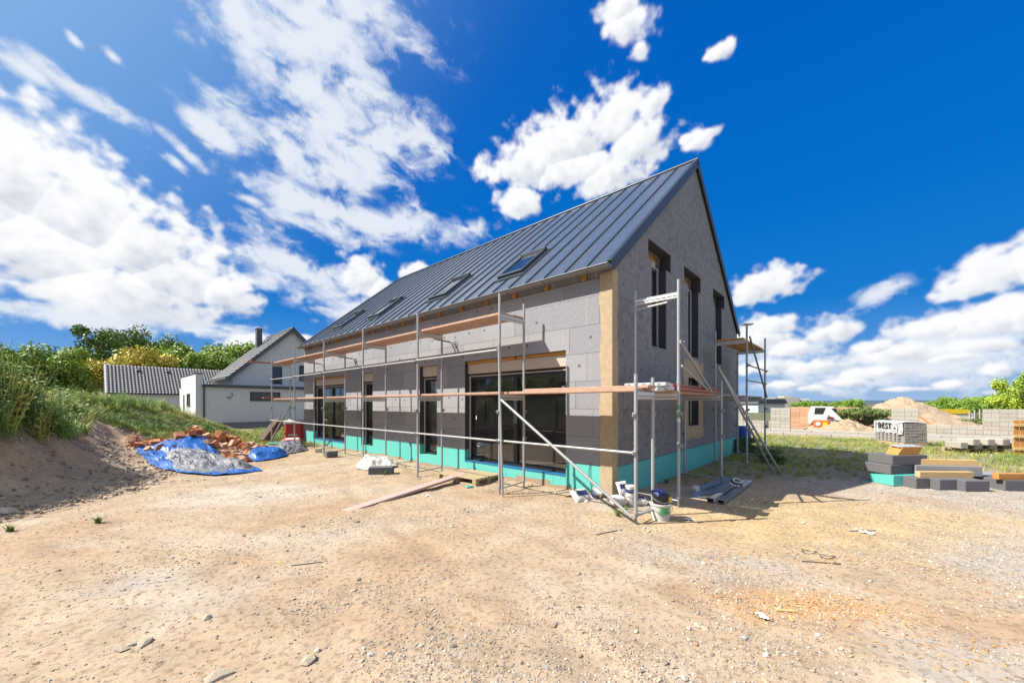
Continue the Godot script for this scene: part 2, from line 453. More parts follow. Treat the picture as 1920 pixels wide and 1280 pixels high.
	var im := Image.create_from_data(W / 3, Hh / 3, false, Image.FORMAT_RGBAF, far.to_byte_array())
	im.resize(W, Hh, Image.INTERPOLATE_CUBIC)
	clear.resize(W, Hh, Image.INTERPOLATE_CUBIC)
	var wi := int(W * 57.0 / 360.0)
	var jt := int(Hh * (0.5 - 51.0 / 180.0))
	var near_ := paint_clouds(clear.get_data().to_float32_array(), W, Hh, -W / 2 - wi, -W / 2 + wi, jt, blobs)
	var sharp := Image.create_from_data(W, Hh, false, Image.FORMAT_RGBAF, near_.to_byte_array())
	im.blit_rect(sharp, Rect2i(W / 2 - wi, jt, 2 * wi, Hh / 2 - jt), Vector2i(W / 2 - wi, jt))
	return im

func paint_clouds(data: PackedFloat32Array, W: int, Hh: int, ia: int, ib: int, ja: int, blobs: Array) -> PackedFloat32Array:
	var cover := PackedFloat32Array()      # cloud body, thin veil, how far towards the light
	var veil := PackedFloat32Array()
	var lightness := PackedFloat32Array()
	cover.resize(W * Hh); veil.resize(W * Hh); lightness.resize(W * Hh)
	cover.fill(-9.0)
	for b in blobs:
		var c: Vector3 = b[0]
		var right := c.cross(Vector3.UP).normalized()
		var up := right.cross(c)
		# sizes were read in flat photo pixels: turn them into angles at that place
		var st: float = b[5]
		var horiz := Vector2(c.x, c.z).length()
		var rx: float = b[1] / FOCAL / st
		var ry: float = b[2] / FOCAL / st
		if st > 1.0:
			rx = b[1] / FOCAL / (1.0 + pow(c.x / c.z, 2.0)) * horiz
			ry = b[2] / FOCAL * cos(atan2(c.y, horiz)) * cos(atan2(c.y, horiz)) / sqrt(1.0 + pow(c.x / c.z, 2.0)) * 1.0
		if b[4] == 0:
			rx *= 1.1
			ry *= 1.15
		var ta := deg_to_rad(-b[3])
		var reach := maxf(rx, ry) * 1.7
		var el0 := asin(c.y)
		var az0 := atan2(c.x, -c.z)
		var j0 := maxi(ja, clampi(int((0.5 - (el0 + reach) / PI) * Hh), 0, Hh / 2))
		var j1 := clampi(int((0.5 - (el0 - reach) / PI) * Hh), 0, Hh / 2 - 1)
		var wide := minf(reach / maxf(cos(minf(el0 + reach, 1.5)), 0.12), PI)
		var i0 := maxi(ia, int((az0 - PI - wide) / TAU * W))
		var i1 := mini(ib, int((az0 - PI + wide) / TAU * W))
		var ca := cos(ta)
		var sa := sin(ta)
		var thin: bool = b[4] == 1
		for j in range(j0, j1 + 1):
			var el := PI * (0.5 - (j + 0.5) / Hh)
			var ce := cos(el)
			var se := sin(el)
			for ii in range(i0, i1 + 1):
				var i := posmod(ii, W)
				var az := TAU * (i + 0.5) / W + PI
				var dx := sin(az) * ce
				var dz := -cos(az) * ce
				if dx * c.x + se * c.y + dz * c.z < 0.2:
					continue
				var a := (dx * right.x + dz * right.z) / rx
				var e := (dx * up.x + se * up.y + dz * up.z) / ry
				var a2 := a * ca + e * sa * ry / rx
				var e2 := e * ca - a * sa * rx / ry
				var q := 1.0 - sqrt(a2 * a2 + e2 * e2)
				if q < -0.7:
					continue
				var at_ := j * W + i
				if thin:
					veil[at_] = maxf(veil[at_], q + 0.7)
				else:
					if e2 < -0.2:
						q -= (-0.2 - e2) * 0.55      # flat base
					if q > cover[at_]:
						cover[at_] = q
						lightness[at_] = clampf(e2 * 0.45 + 0.55 - a2 * 0.28, 0.0, 1.0)
	var fb := FastNoiseLite.new()
	fb.noise_type = FastNoiseLite.TYPE_SIMPLEX_SMOOTH
	fb.frequency = 6.0
	fb.fractal_octaves = 6
	fb.fractal_gain = 0.48
	var fs := FastNoiseLite.new()
	fs.noise_type = FastNoiseLite.TYPE_SIMPLEX_SMOOTH
	fs.frequency = 4.4
	fs.fractal_octaves = 6
	fs.fractal_gain = 0.53
	fs.domain_warp_enabled = true
	fs.domain_warp_amplitude = 0.12
	fs.domain_warp_frequency = 3.0
	for j in range(ja, Hh / 2):
		var el := PI * (0.5 - (j + 0.5) / Hh)
		var ce := cos(el)
		var se := sin(el)
		for i in W:
			var k := j * W + i
			if cover[k] < -0.7 and veil[k] <= 0.0:
				continue
			var az := TAU * (i + 0.5) / W + PI
			var x := sin(az) * ce
			var z := -cos(az) * ce
			var o := k * 4
			var bg := Color(data[o], data[o + 1], data[o + 2])
			if veil[k] > 0.0:
				var s := fs.get_noise_3d(x * 2.2 + se * 1.2, se * 3.6, z * 2.2)
				var t := clampf((veil[k] - 0.7) * 1.0 + s * 1.15 + 0.20, 0.0, 1.0)
				t *= clampf(veil[k] * 1.6, 0.0, 1.0)
				bg = bg.lerp(Color(0.80, 0.85, 0.93), t * t * (3.0 - 2.0 * t) * 0.96)
			if cover[k] >= -0.7:
				var s := 0.5 * fb.get_noise_3d(x * 1.3, se * 1.7, z * 1.3) + 0.62 * fb.get_noise_3d(x * 4.4 + 9.0, se * 5.0, z * 4.4)
				var t := smoothstep(-0.10, 0.50, cover[k] + s * 1.0 + 0.12)
				if t > 0.0:
					var body := smoothstep(0.1, 0.9, cover[k] + 0.4 * s)
					var lit := clampf(lightness[k] + s * 0.45, 0.0, 1.0)
					var cc := Color(0.55, 0.60, 0.70).lerp(Color(0.99, 0.99, 1.0), smoothstep(0.05, 0.78, lit))
					cc = cc.lerp(Color(0.9, 0.93, 0.98), 0.4 * (1.0 - body))
					bg = bg.lerp(cc, t)
			data[o] = bg.r
			data[o + 1] = bg.g
			data[o + 2] = bg.b
	return data

func setup() -> void:
	var cam := Camera3D.new()
	cam.name = "camera"
	cam.projection = Camera3D.PROJECTION_FRUSTUM
	cam.near = 0.05
	cam.far = 8000.0
	cam.size = 2.0 * cam.near * 640.0 / FOCAL
	cam.frustum_offset = Vector2(0, cam.near * (HORIZON - 640.0) / FOCAL)
	cam.position = Vector3(0, EYE, 0)
	add_child(cam)
	cam.current = true
	var env := Environment.new()
	env.background_mode = Environment.BG_SKY
	var sm := PanoramaSkyMaterial.new()
	sm.panorama = ImageTexture.create_from_image(sky_image())
	sm.energy_multiplier = 1.0
	env.sky = Sky.new()
	env.sky.sky_material = sm
	env.sky_rotation = Vector3(0, PI, 0)      # the picture's seam lies behind the camera
	env.background_energy_multiplier = 0.535
	env.tonemap_mode = Environment.TONE_MAPPER_LINEAR
	env.tonemap_exposure = 1.9
	env.sdfgi_enabled = true
	env.ssao_enabled = true
	env.ssil_enabled = true
	var we := WorldEnvironment.new()
	we.name = "world_environment"
	we.environment = env
	add_child(we)
	var sun := DirectionalLight3D.new()
	sun.name = "sun"
	sun.light_color = Color(1.0, 0.97, 0.92)
	sun.light_energy = 1.55
	sun.light_angular_distance = 0.5
	sun.shadow_enabled = true
	var ce := cos(deg_to_rad(SUN_ELEV))
	var to := Vector3(SUN_DIR.x * ce, -sin(deg_to_rad(SUN_ELEV)), -SUN_DIR.y * ce)
	add_child(sun)
	sun.look_at_from_position(Vector3.ZERO, to, Vector3.UP)
	var th := atan(795.0 / 724.0)
	hf = Transform3D(Basis(Vector3(-sin(th), 0, -cos(th)), Vector3.UP, Vector3(cos(th), 0, -sin(th))), Vector3(1.714, 0, -6.6))
	hinv = hf.affine_inverse()
	n1.noise_type = FastNoiseLite.TYPE_SIMPLEX_SMOOTH
	n1.frequency = 0.16
	n1.fractal_octaves = 4
	n2.noise_type = FastNoiseLite.TYPE_SIMPLEX_SMOOTH
	n2.frequency = 0.1
	n2.seed = 5
	n2.fractal_octaves = 3
	n3.noise_type = FastNoiseLite.TYPE_SIMPLEX_SMOOTH
	n3.frequency = 0.35
	n3.seed = 11
	n3.fractal_octaves = 5
	n3.fractal_gain = 0.6

# ---------------------------------------------------------------- ground
func steps(list: Array) -> PackedFloat32Array:   # [from, to, step] runs
	var r := PackedFloat32Array()
	for s in list:
		var t: float = s[0]
		while t < s[1] - 0.001:
			r.append(t)
			t += s[2]
	r.append(list[-1][1])
	return r

func house_uv(x: float, d: float) -> Vector2:
	var q := hinv * Vector3(x, 0, -d)
	return Vector2(q.x, q.z)

func greenness(x: float, d: float) -> float:    # 1 where grass grows
	var q := house_uv(x, d)
	var g := 0.0
	g = maxf(g, smoothstep(0.6, 0.95, bank(x, d) + 0.75 * smoothstep(13.5, 15.5, d - 0.25 * (x + 11.0))) if x < -7.0 and d < 40.0 and bank(x, d) > 0.02 else 0.0)
	# strip beside and behind the gable, out to the road
	if q.y > 1.0 and x > 2.0:
		var w := smoothstep(7.6, 9.2, d - 0.12 * (x - 4.0)) * smoothstep(-11.5, -8.5, q.x + 0.25 * q.y) * (1.0 - smoothstep(17.5, 19.0, q.y))
		g = maxf(g, w * (0.62 + 0.5 * n3.get_noise_2d(x, d)))
	# between the yard and the neighbour
	if x < -5.5 and d > 13.0:
		g = maxf(g, smoothstep(14.2, 16.5, d + 0.45 * (x + 9.0)) * 0.95)
	if d > 32.0 or absf(x) > 45.0 or d < -14.0:
		g = 1.0
	return clampf(g, 0.0, 1.0)

func soil_color(x: float, d: float) -> Color:
	var a := n3.get_noise_2d(x * 0.9, d * 0.9)
	var b := n3.get_noise_2d(x * 0.5 + 40.0, d * 0.5 + 7.0)
	var f := n3.get_noise_2d(x * 5.0 + 11.0, d * 5.0)
	var c := Color(0.412, 0.312, 0.212)
	c = c.lerp(Color(0.352, 0.228, 0.136), smoothstep(0.02, 0.42, a) * 0.55)              # reddish loam
	c = c.lerp(Color(0.4, 0.364, 0.32), smoothstep(-0.05, 0.3, b + 0.1 * (x - 0.2) - 0.06 * (d - 3.2)) * 0.9)
	c = c.lerp(Color(0.48, 0.404, 0.312), smoothstep(0.05, 0.4, n3.get_noise_2d(x * 0.7 + 17.0, d * 1.3 + 90.0)) * 0.45)   # dry trodden crust   # grey gravel
	var y := Vector2((x - 4.6) / 3.0, (d - 5.6) / 1.3).length()                         # spilled yellow sand
	c = c.lerp(Color(0.496, 0.352, 0.176), (1.0 - smoothstep(0.5, 1.25, y + 0.5 * a)) * 0.85)
	var w := Vector2((x + 4.6) / 1.8, (d - 7.0) / 1.0).length()                         # dried lime-white dust
	c = c.lerp(Color(0.496, 0.432, 0.352), (1.0 - smoothstep(0.3, 1.2, w + 0.7 * b)) * 0.7)
	var r := Vector2((x - 2.5) / 0.9, (d - 3.15) / 0.35).length()                       # sawdust
	c = c.lerp(Color(0.464, 0.264, 0.112), (1.0 - smoothstep(0.4, 1.3, r + 0.6 * f)) * 0.6)
	c = c * (0.93 + 0.30 * f)
	if x < -6.4 and d < 40.0:
		var k := clampf(bank(x, d) * 3.5, 0.0, 1.0)
		var dark := Color(0.43, 0.295, 0.185).lerp(Color(0.31, 0.225, 0.155), smoothstep(-0.1, 0.4, a + (0.35 if d > 9.5 else 0.0)))
		c = c.lerp(dark * (1.0 + 0.3 * f), k)
	if x > 3.0 and d > 7.4:
		c = c.lerp(Color(0.288, 0.232, 0.156) * (1.0 + 0.3 * f), smoothstep(7.4, 9.5, d) * 0.8)
	var g := greenness(x, d)
	if d > 30.0 or absf(x) > 40.0 or d < -12.0:
		c = c.lerp(Color(0.12, 0.124, 0.048) * (1.0 + 0.3 * a), g)
	else:
		c = c.lerp(Color(0.16, 0.144, 0.064) * (1.0 + 0.35 * f), g * 0.75)
	return Color(c.r, c.g, c.b, 1.0)

func ground() -> void:
	var xs := steps([[-2500, -900, 800], [-900, -200, 175], [-200, -60, 20], [-60, -26, 2], [-26, -14, 0.5], [-14, -6, 0.13], [-6, 9, 0.11], [9, 20, 0.3], [20, 40, 1.0], [40, 100, 10], [100, 500, 100], [500, 2500, 800]])
	var ds := steps([[-600, -100, 100], [-100, -20, 10], [-20, 0, 1.0], [0, 1.4, 0.35], [1.4, 9, 0.09], [9, 16, 0.16], [16, 26, 0.4], [26, 40, 1.4], [40, 100, 10], [100, 500, 80], [500, 4500, 1000]])
	var nx := xs.size()
	var v := PackedVector3Array()
	var c := PackedColorArray()
	for d in ds:
		for x in xs:
			v.append(Vector3(x, ground_y(x, d), -d))
			c.append(soil_color(x, d))
	var ids := PackedInt32Array()
	for j in ds.size() - 1:
		for i in nx - 1:
			var a := j * nx + i
			ids.append_array([a, a + nx, a + 1, a + 1, a + nx, a + nx + 1])
	var nor := PackedVector3Array()
	nor.resize(v.size())
	for j in ds.size():
		for i in nx:
			var l := v[j * nx + maxi(i - 1, 0)]
			var r := v[j * nx + mini(i + 1, nx - 1)]
			var f := v[mini(j + 1, ds.size() - 1) * nx + i]
			var k := v[maxi(j - 1, 0) * nx + i]
			nor[j * nx + i] = (r - l).cross(f - k).normalized()
	var a := []
	a.resize(Mesh.ARRAY_MAX)
	a[Mesh.ARRAY_VERTEX] = v
	a[Mesh.ARRAY_NORMAL] = nor
	a[Mesh.ARRAY_COLOR] = c
	a[Mesh.ARRAY_INDEX] = ids
	var m := ArrayMesh.new()
	m.add_surface_from_arrays(Mesh.PRIMITIVE_TRIANGLES, a)
	var g := plain(Color.WHITE, 0.96)
	g.vertex_color_use_as_albedo = true
	g.albedo_texture = noise_tex(0.022, 8, [[0.2, Color(0.76, 0.745, 0.73)], [0.45, Color(0.94, 0.94, 0.94)], [0.62, Color(1, 1, 1)], [0.8, Color(0.89, 0.90, 0.91)]], 1024, FastNoiseLite.TYPE_SIMPLEX_SMOOTH, 3)
	g.uv1_triplanar = true
	g.uv1_world_triplanar = true
	g.uv1_scale = Vector3.ONE / 1.9
	g.heightmap_enabled = true
	g.heightmap_scale = 0.2
	g.heightmap_texture = noise_tex(0.018, 7, [], 1024, FastNoiseLite.TYPE_SIMPLEX_SMOOTH, 9)
	structure("ground", m, g, "dusty sandy building yard with gravel, rising to a brown soil bank", "ground")
	# far ridge of hills
	var hb := MB.new()
	for i in 60:
		var a0 := lerpf(-1.3, 1.3, i / 60.0)
		var a1 := lerpf(-1.3, 1.3, (i + 1) / 60.0)
		var y0 := 18.0 + 22.0 * absf(n2.get_noise_1d(i * 1.7)) + 8.0
		var y1 := 18.0 + 22.0 * absf(n2.get_noise_1d((i + 1) * 1.7)) + 8.0
		var p0 := Vector3(sin(a0), 0, -cos(a0))
		var p1 := Vector3(sin(a1), 0, -cos(a1))
		hb.quad_to(p0 * 3300.0 + Vector3.DOWN * 4.0, p1 * 3300.0 + Vector3.DOWN * 4.0, p1 * 3900.0 + Vector3.UP * y1, p0 * 3900.0 + Vector3.UP * y0, Vector3.UP)
		hb.quad_to(p0 * 3900.0 + Vector3.UP * y0, p1 * 3900.0 + Vector3.UP * y1, p1 * 4400.0 + Vector3.DOWN * 4.0, p0 * 4400.0 + Vector3.DOWN * 4.0, Vector3.UP)
	structure("hills", hb.done(), M.hill, "low blue wooded hills on the horizon", "hills")
	# road with kerb along the block walls
	var rd := MB.new()
	rd.box(Vector3(-26, 0.012, 19.3), Vector3(9, 0.030, 21.9), 0.0)
	var o := part("road", rd.done(), M.asphalt, self, hf)
	meta(o, "pale dusty road running past the block walls", "road")
	o.set_meta("kind", "structure")
	var kb := Node3D.new()
	kb.name = "pavement"
	add_child(kb)
	kb.transform = hf
	meta(kb, "pale concrete kerb and footway between road and block walls", "pavement")
	kb.set_meta("kind", "structure")
	var k1 := MB.new()
	k1.box(Vector3(-0.492, -0.05, 0), Vector3(0.492, 0.13, 0.15), 0.015)
	var k1m := k1.done()
	for i in 34:
		part("kerbstone", k1m, M.concrete_pale if i % 3 else M.concrete2, kb, at(Vector3(-25.5 + i, 0, 19.15)))
		part("kerbstone", k1m, M.concrete2 if i % 4 else M.concrete_pale, kb, at(Vector3(-25.5 + i, 0, 21.9)))
	var k2 := MB.new()
	k2.box(Vector3(-26, -0.05, 22.06), Vector3(8.6, 0.12, 22.6), 0.0)
	part("footway", k2.done(), M.concrete_pale, kb)

# ---------------------------------------------------------------- the house
const HL := 14.0
const HW := 8.82
const RIDGE := 7.86
const TAN := 0.839
const RC := 0.766
const RS := 0.643

func rect(a: float, b: float, c: float, d: float) -> PackedVector2Array:
	return PackedVector2Array([Vector2(a, c), Vector2(b, c), Vector2(b, d), Vector2(a, d)])

func cut(pieces: Array, holes: Array) -> Array:
	for h in holes:
		var next := []
		for p in pieces:
			for q in Geometry2D.clip_polygons(p, h):
				if not Geometry2D.is_polygon_clockwise(q) and absf(poly_area(q)) > 0.002:
					next.append(q)
		pieces = next
	return pieces

func poly_area(p: PackedVector2Array) -> float:
	var s := 0.0
	for i in p.size():
		s += p[i].cross(p[(i + 1) % p.size()])
	return s / 2.0

func jag(p: PackedVector2Array, amount: float, step := 0.06) -> PackedVector2Array:
	var out := PackedVector2Array()
	for i in p.size():
		var a := p[i]
		var b := p[(i + 1) % p.size()]
		var k := maxi(1, int(a.distance_to(b) / step))
		for j in k:
			var q := a.lerp(b, float(j) / k)
			out.append(q + Vector2(n3.get_noise_2d(q.x * 9.0, q.y * 4.0 + 3.0), 0.5 * n3.get_noise_2d(q.x * 9.0 + 50.0, q.y * 4.0)) * amount)
	return out

func gable_top(v: float, drop := 0.07) -> float:
	return RIDGE - TAN * absf(4.41 - v) - drop

# boards laid in courses on a wall plane
func lay_boards(parent: Node, called: String, mats: Array, limit: PackedVector2Array, holes: Array, y0: float, y1: float, row: float, length: float, width: float, ex: Vector3, ez: Vector3, thick: float) -> void:
	var y := y0
	var r := 0
	while y < y1 - 0.02:
		var top := minf(y + row, y1)
		var x := -length * (0.0 if r % 2 == 0 else 0.5) - length * 0.13 * (r % 3)
		while x < width:
			var gap := 0.0025 if ez == Vector3.BACK else 0.0014
			var b := rect(maxf(x, 0.0) + gap, minf(x + length, width) - gap, y + gap, top - gap)
			x += length
			if b[1].x - b[0].x < 0.03:
				continue
			var pieces := [b]
			if limit.size():
				pieces = Geometry2D.intersect_polygons(b, limit)
			for p in cut(pieces, holes):
				var m := MB.new()
				var j := rng.randf_range(-0.0025, 0.0025) * (1.0 if ez == Vector3.BACK else 0.5)
				m.prism(p, j, thick, Vector3.ZERO, ex, Vector3.UP, ez)
				part(called, m.done(), mats[rng.randi() % mats.size()], parent)
		y = top
		r += 1

# frame, panes, shutter guides and shutter box in an opening; plane coordinates through x
func window_in(parent: Node, called: String, x: Transform3D, a: float, b: float, lo: float, hi: float, box_h: float, splits: Array, strip: bool, z := 0.16) -> void:
	var top := hi - box_h
	var f := MB.new()
	var w := 0.065
	f.box(Vector3(a, lo, z), Vector3(b, lo + w, z + 0.08), 0.004, x)
	f.box(Vector3(a, top - w, z), Vector3(b, top, z + 0.08), 0.004, x)
	f.box(Vector3(a, lo + w, z + 0.001), Vector3(a + w, top - w, z + 0.079), 0.004, x)
	f.box(Vector3(b - w, lo + w, z + 0.001), Vector3(b, top - w, z + 0.079), 0.004, x)
	var win := part(called, f.done(), M.frame, parent)
	var edges := [a + w]
	for s in splits:
		var m := MB.new()
		m.box(Vector3(s - 0.055, lo + w, z - 0.012), Vector3(s + 0.055, top - w, z + 0.07), 0.005, x)
		part("mullion", m.done(), M.frame, win)
		edges.append(s - 0.055)
		edges.append(s + 0.055)
	edges.append(b - w)
	for i in range(0, edges.size(), 2):
		var g := MB.new()
		for gz in [0.030, 0.045, 0.060]:     # triple glazing
			g.quad_to(x * Vector3(edges[i], lo + w, z + gz), x * Vector3(edges[i + 1], lo + w, z + gz), x * Vector3(edges[i + 1], top - w, z + gz), x * Vector3(edges[i], top - w, z + gz), x.basis * Vector3(0, 0, -1))
		part("pane", g.done(), M.glass, win)
	for s in [a + 0.012, b - 0.037]:
		var m := MB.new()
		m.box(Vector3(s, lo + 0.01, z - 0.035), Vector3(s + 0.025, top + 0.01, z - 0.002), 0.003, x)
		part("shutter_guide", m.done(), M.guide, win)
	var t := MB.new()
	t.box(Vector3(a + 0.005, top - 0.002, z - 0.03), Vector3(b - 0.005, top + 0.022, z - 0.004), 0.003, x)
	part("head_rail", t.done(), M.guide, win)
	if box_h > 0.1:
		var s := MB.new()
		s.box(Vector3(a + 0.004, top + 0.07, z - 0.07), Vector3(b - 0.004, hi - (0.065 if strip else 0.004), z + 0.2), 0.006, x)
		part("shutter_box", s.done(), M.board_beige, win)
		if strip:
			var k := MB.new()
			var mid := lerpf(a, b, 0.45)
			k.box(Vector3(a + 0.004, hi - 0.062, z - 0.10), Vector3(mid, hi - 0.004, z + 0.1), 0.005, x)
			k.box(Vector3(mid + 0.05, hi - 0.062, z - 0.10), Vector3(b - 0.004, hi - 0.004, z + 0.1), 0.005, x)
			part("timber_strip", k.done(), M.timber, win)

func house() -> void:
	rng.seed = 4
	var h := thing("unfinished_house", "gabled house under construction clad in grey insulation boards with a dark metal roof", "house", hf)
	var X := Vector3.RIGHT
	var Z := Vector3.BACK
	var fx := Transform3D()                                             # facade plane: x = u, y, z = into the house
	var gx := Transform3D(Basis(Z, Vector3.UP, X), Vector3.ZERO)        # gable plane: x = v, y, z = into the house
	var fo := [rect(0.95, 3.84, 0.30, 2.66), rect(4.93, 5.70, 0.30, 2.66), rect(8.26, 9.02, 0.30, 2.66), rect(10.13, 13.03, 0.28, 2.66)]
	var go_low := [rect(1.67, 2.45, 2.83, 4.60), rect(3.88, 4.67, 2.83, 4.60), rect(6.12, 6.90, 2.83, 4.60), rect(3.88, 4.68, 1.10, 2.30)]
	var go_top := [rect(1.50, 2.72, 4.56, 4.96), rect(3.58, 4.86, 4.56, 4.96), rect(5.99, 7.22, 4.56, 4.96)]
	var pent := PackedVector2Array([Vector2(0.002, 0.0), Vector2(HW, 0.0), Vector2(HW, gable_top(HW)), Vector2(4.41, gable_top(4.41)), Vector2(0.002, gable_top(0.0))])
	# insulation
	lay_boards(h, "insulation_board", [M.eps, M.eps2, M.eps3], PackedVector2Array(), fo, 0.56, 3.86, 0.5, 1.0, HL, X, Z, 0.16)
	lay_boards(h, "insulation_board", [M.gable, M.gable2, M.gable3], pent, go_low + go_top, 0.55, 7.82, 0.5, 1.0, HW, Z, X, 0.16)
	lay_boards(h, "plinth_board", [M.xps, M.xps2], PackedVector2Array(), fo, -0.12, 0.555, 0.675, 1.25, HL, X, Z, 0.157)
	lay_boards(h, "plinth_board", [M.xps, M.xps2], PackedVector2Array(), [], -0.12, 0.545, 0.665, 1.25, HW, Z, X, 0.157)
	# fixing discs over the boards
	var dm := MB.new()
	for k in 2:
		var width: float = HL if k == 0 else HW
		var y := 0.81
		while y < 7.4:
			var q := 0.16 + 0.25 * (int(y * 2.0) % 2)
			while q < width - 0.2:
				var p := Vector2(q + rng.randf_range(-0.04, 0.04), y + rng.randf_range(-0.05, 0.05))
				q += 0.5
				var free: bool = p.y < (3.8 if k == 0 else gable_top(p.x) - 0.15) and rng.randf() < 0.75
				for o in (fo if k == 0 else go_low + go_top):
					if Geometry2D.is_point_in_polygon(p, o) or Geometry2D.is_point_in_polygon(p + Vector2(0.07, 0), o) or Geometry2D.is_point_in_polygon(p - Vector2(0.07, 0), o) or Geometry2D.is_point_in_polygon(p + Vector2(0, 0.07), o) or Geometry2D.is_point_in_polygon(p - Vector2(0, 0.07), o):
						free = false
				if not free:
					continue
				var poly := PackedVector2Array()
				for i in 8:
					poly.append(p + Vector2.from_angle(TAU * i / 8.0) * rng.randf_range(0.022, 0.031))
				dm.prism(poly, -0.0045, -0.002, Vector3.ZERO, X if k == 0 else Z, Vector3.UP, Z if k == 0 else X)
			y += 0.5
	var dowels := part("fixing_discs", dm.done(), M.dowel, h)
	dowels.set_meta("kind", "stuff")
	# base coat on the corner and round the small window
	var cm := MB.new()
	var cf := jag(rect(0.0, 0.225, -0.1, 3.93), 0.06, 0.04)
	for i in cf.size():
		cf[i].x = maxf(cf[i].x, -0.005) if cf[i].x > 0.06 else -0.005
	cm.prism(cf, -0.0075, -0.0035, Vector3.ZERO, X, Vector3.UP, Z)
	part("base_coat", cm.done(), M.render_coat, h)
	cm = MB.new()
	var cg := jag(rect(0.0, 0.19, -0.1, 3.96), 0.06, 0.04)
	for i in cg.size():
		cg[i].x = maxf(cg[i].x, -0.003) if cg[i].x > 0.06 else -0.003
	cm.prism(cg, -0.0075, -0.0035, Vector3.ZERO, Z, Vector3.UP, X)
	part("base_coat", cm.done(), M.render_coat, h)
	for s in [[3.52, 4.28], [4.28, 5.05]]:
		cm = MB.new()
		for p in cut([jag(rect(s[0], s[1], 0.78, 2.72), 0.22, 0.08)], [go_low[3]]):
			cm.prism(p, -0.007, -0.0035, Vector3.ZERO, Z, Vector3.UP, X)
		part("base_coat", cm.done(), M.render_coat, h)
	# masonry behind, in strips between the openings
	var wm := MB.new()
	for s in [[0.165, 0.95], [0.95, 3.84], [3.84, 4.93], [4.93, 5.70], [5.70, 8.26], [8.26, 9.02], [9.02, 10.13], [10.13, 13.03], [13.03, 13.99]]:
		for p in cut([rect(s[0], s[1], -0.1, 3.88)], fo):
			wm.prism(p, 0.162, 0.40, Vector3.ZERO, X, Vector3.UP, Z)
	part("masonry_wall", wm.done(), M.masonry, h)
	wm = MB.new()
	var edges := [0.41, 1.50, 1.67, 2.45, 2.72, 3.58, 3.88, 4.41, 4.67, 4.68, 4.86, 5.99, 6.12, 6.90, 7.22, 8.81]
	for i in edges.size() - 1:
		var a: float = edges[i]
		var b: float = edges[i + 1]
		for p in cut([PackedVector2Array([Vector2(a, -0.1), Vector2(b, -0.1), Vector2(b, gable_top(b, 0.2)), Vector2(a, gable_top(a, 0.2))])], go_low + go_top):
			wm.prism(p, 0.162, 0.40, Vector3.ZERO, Z, Vector3.UP, X)
	part("masonry_wall", wm.done(), M.masonry, h)
	wm = MB.new()
	wm.box(Vector3(0.41, -0.1, HW - 0.4), Vector3(HL - 0.41, 4.0, HW))
	part("rear_wall", wm.done(), M.masonry, h)
	wm = MB.new()
	wm.prism(PackedVector2Array([Vector2(0.0, -0.1), Vector2(HW, -0.1), Vector2(HW, gable_top(HW, 0.2)), Vector2(4.41, gable_top(4.41, 0.2)), Vector2(0.0, gable_top(0, 0.2))]), HL - 0.4, HL, Vector3.ZERO, Z, Vector3.UP, X)
	part("end_wall", wm.done(), M.eps, h)
	wm = MB.new()
	wm.box(Vector3(0.41, -0.1, 0.41), Vector3(HL - 0.41, 0.27, HW - 0.41))
	wm.box(Vector3(0.41, 2.72, 0.41), Vector3(HL - 0.41, 2.92, HW - 0.41))
	part("floor_slab", wm.done(), M.slab, h)
	wm = MB.new()
	wm.box(Vector3(6.6, 0.27, 0.41), Vector3(6.75, 2.72, HW - 0.41))
	wm.box(Vector3(0.41, 0.27, 5.0), Vector3(6.6, 2.72, 5.15))
	wm.box(Vector3(6.75, 0.27, 5.6), Vector3(HL - 0.41, 2.72, 5.75))
	part("inner_wall", wm.done(), M.masonry, h)
	# windows
	window_in(h, "sliding_door", fx, 0.96, 3.83, 0.315, 2.655, 0.36, [2.36], true)
	window_in(h, "window", fx, 4.94, 5.69, 0.31, 2.655, 0.34, [], false)
	window_in(h, "window", fx, 8.27, 9.01, 0.31, 2.655, 0.34, [], false)
	window_in(h, "sliding_door", fx, 10.14, 13.02, 0.295, 2.655, 0.36, [11.6], true)
	for g in [go_low[0], go_low[1], go_low[2]]:
		window_in(h, "window", gx, g[0].x + 0.01, g[1].x - 0.01, 2.84, 4.59, 0.0, [], false, 0.20)
	window_in(h, "window", gx, 3.89, 4.67, 1.11, 2.295, 0.0, [], false, 0.20)
	for g in go_top:
		var m := MB.new()
		m.box(Vector3(g[0].x + 0.01, 4.80, 0.32), Vector3(g[1].x - 0.01, 4.95, 0.39), 0.004, gx)
		part("timber_lintel", m.done(), M.timber, h)
		m = MB.new()
		m.box(Vector3(g[0].x + 0.01, 4.605, 0.25), Vector3(g[1].x - 0.25, 4.797, 0.38), 0.004, gx)
		part("shutter_box", m.done(), M.board_beige, h)
	# thin dark boards along some jambs and heads of the reveals
	for g in [[1.67, 2.45, 2.83, 4.56, 0.19], [3.88, 4.67, 2.83, 4.56, 0.19], [6.12, 6.90, 2.83, 4.56, 0.19], [1.50, 2.72, 4.56, 4.96, 0.24], [3.58, 4.86, 4.56, 4.96, 0.24], [5.99, 7.22, 4.56, 4.96, 0.24], [3.88, 4.68, 1.10, 2.30, 0.19]]:
		var m := MB.new()
		m.box(Vector3(g[1] - 0.012, g[2] + 0.002, 0.006), Vector3(g[1] - 0.001, g[3] - 0.002, g[4]), 0.0, gx)
		part("reveal_lining", m.done(), M.lining, h)
		m = MB.new()
		m.box(Vector3(g[0] + 0.001, g[3] - 0.012, 0.006), Vector3(g[1] - 0.013, g[3] - 0.001, g[4]), 0.0, gx)
		if g[3] != 4.56:
			part("reveal_lining", m.done(), M.lining, h)
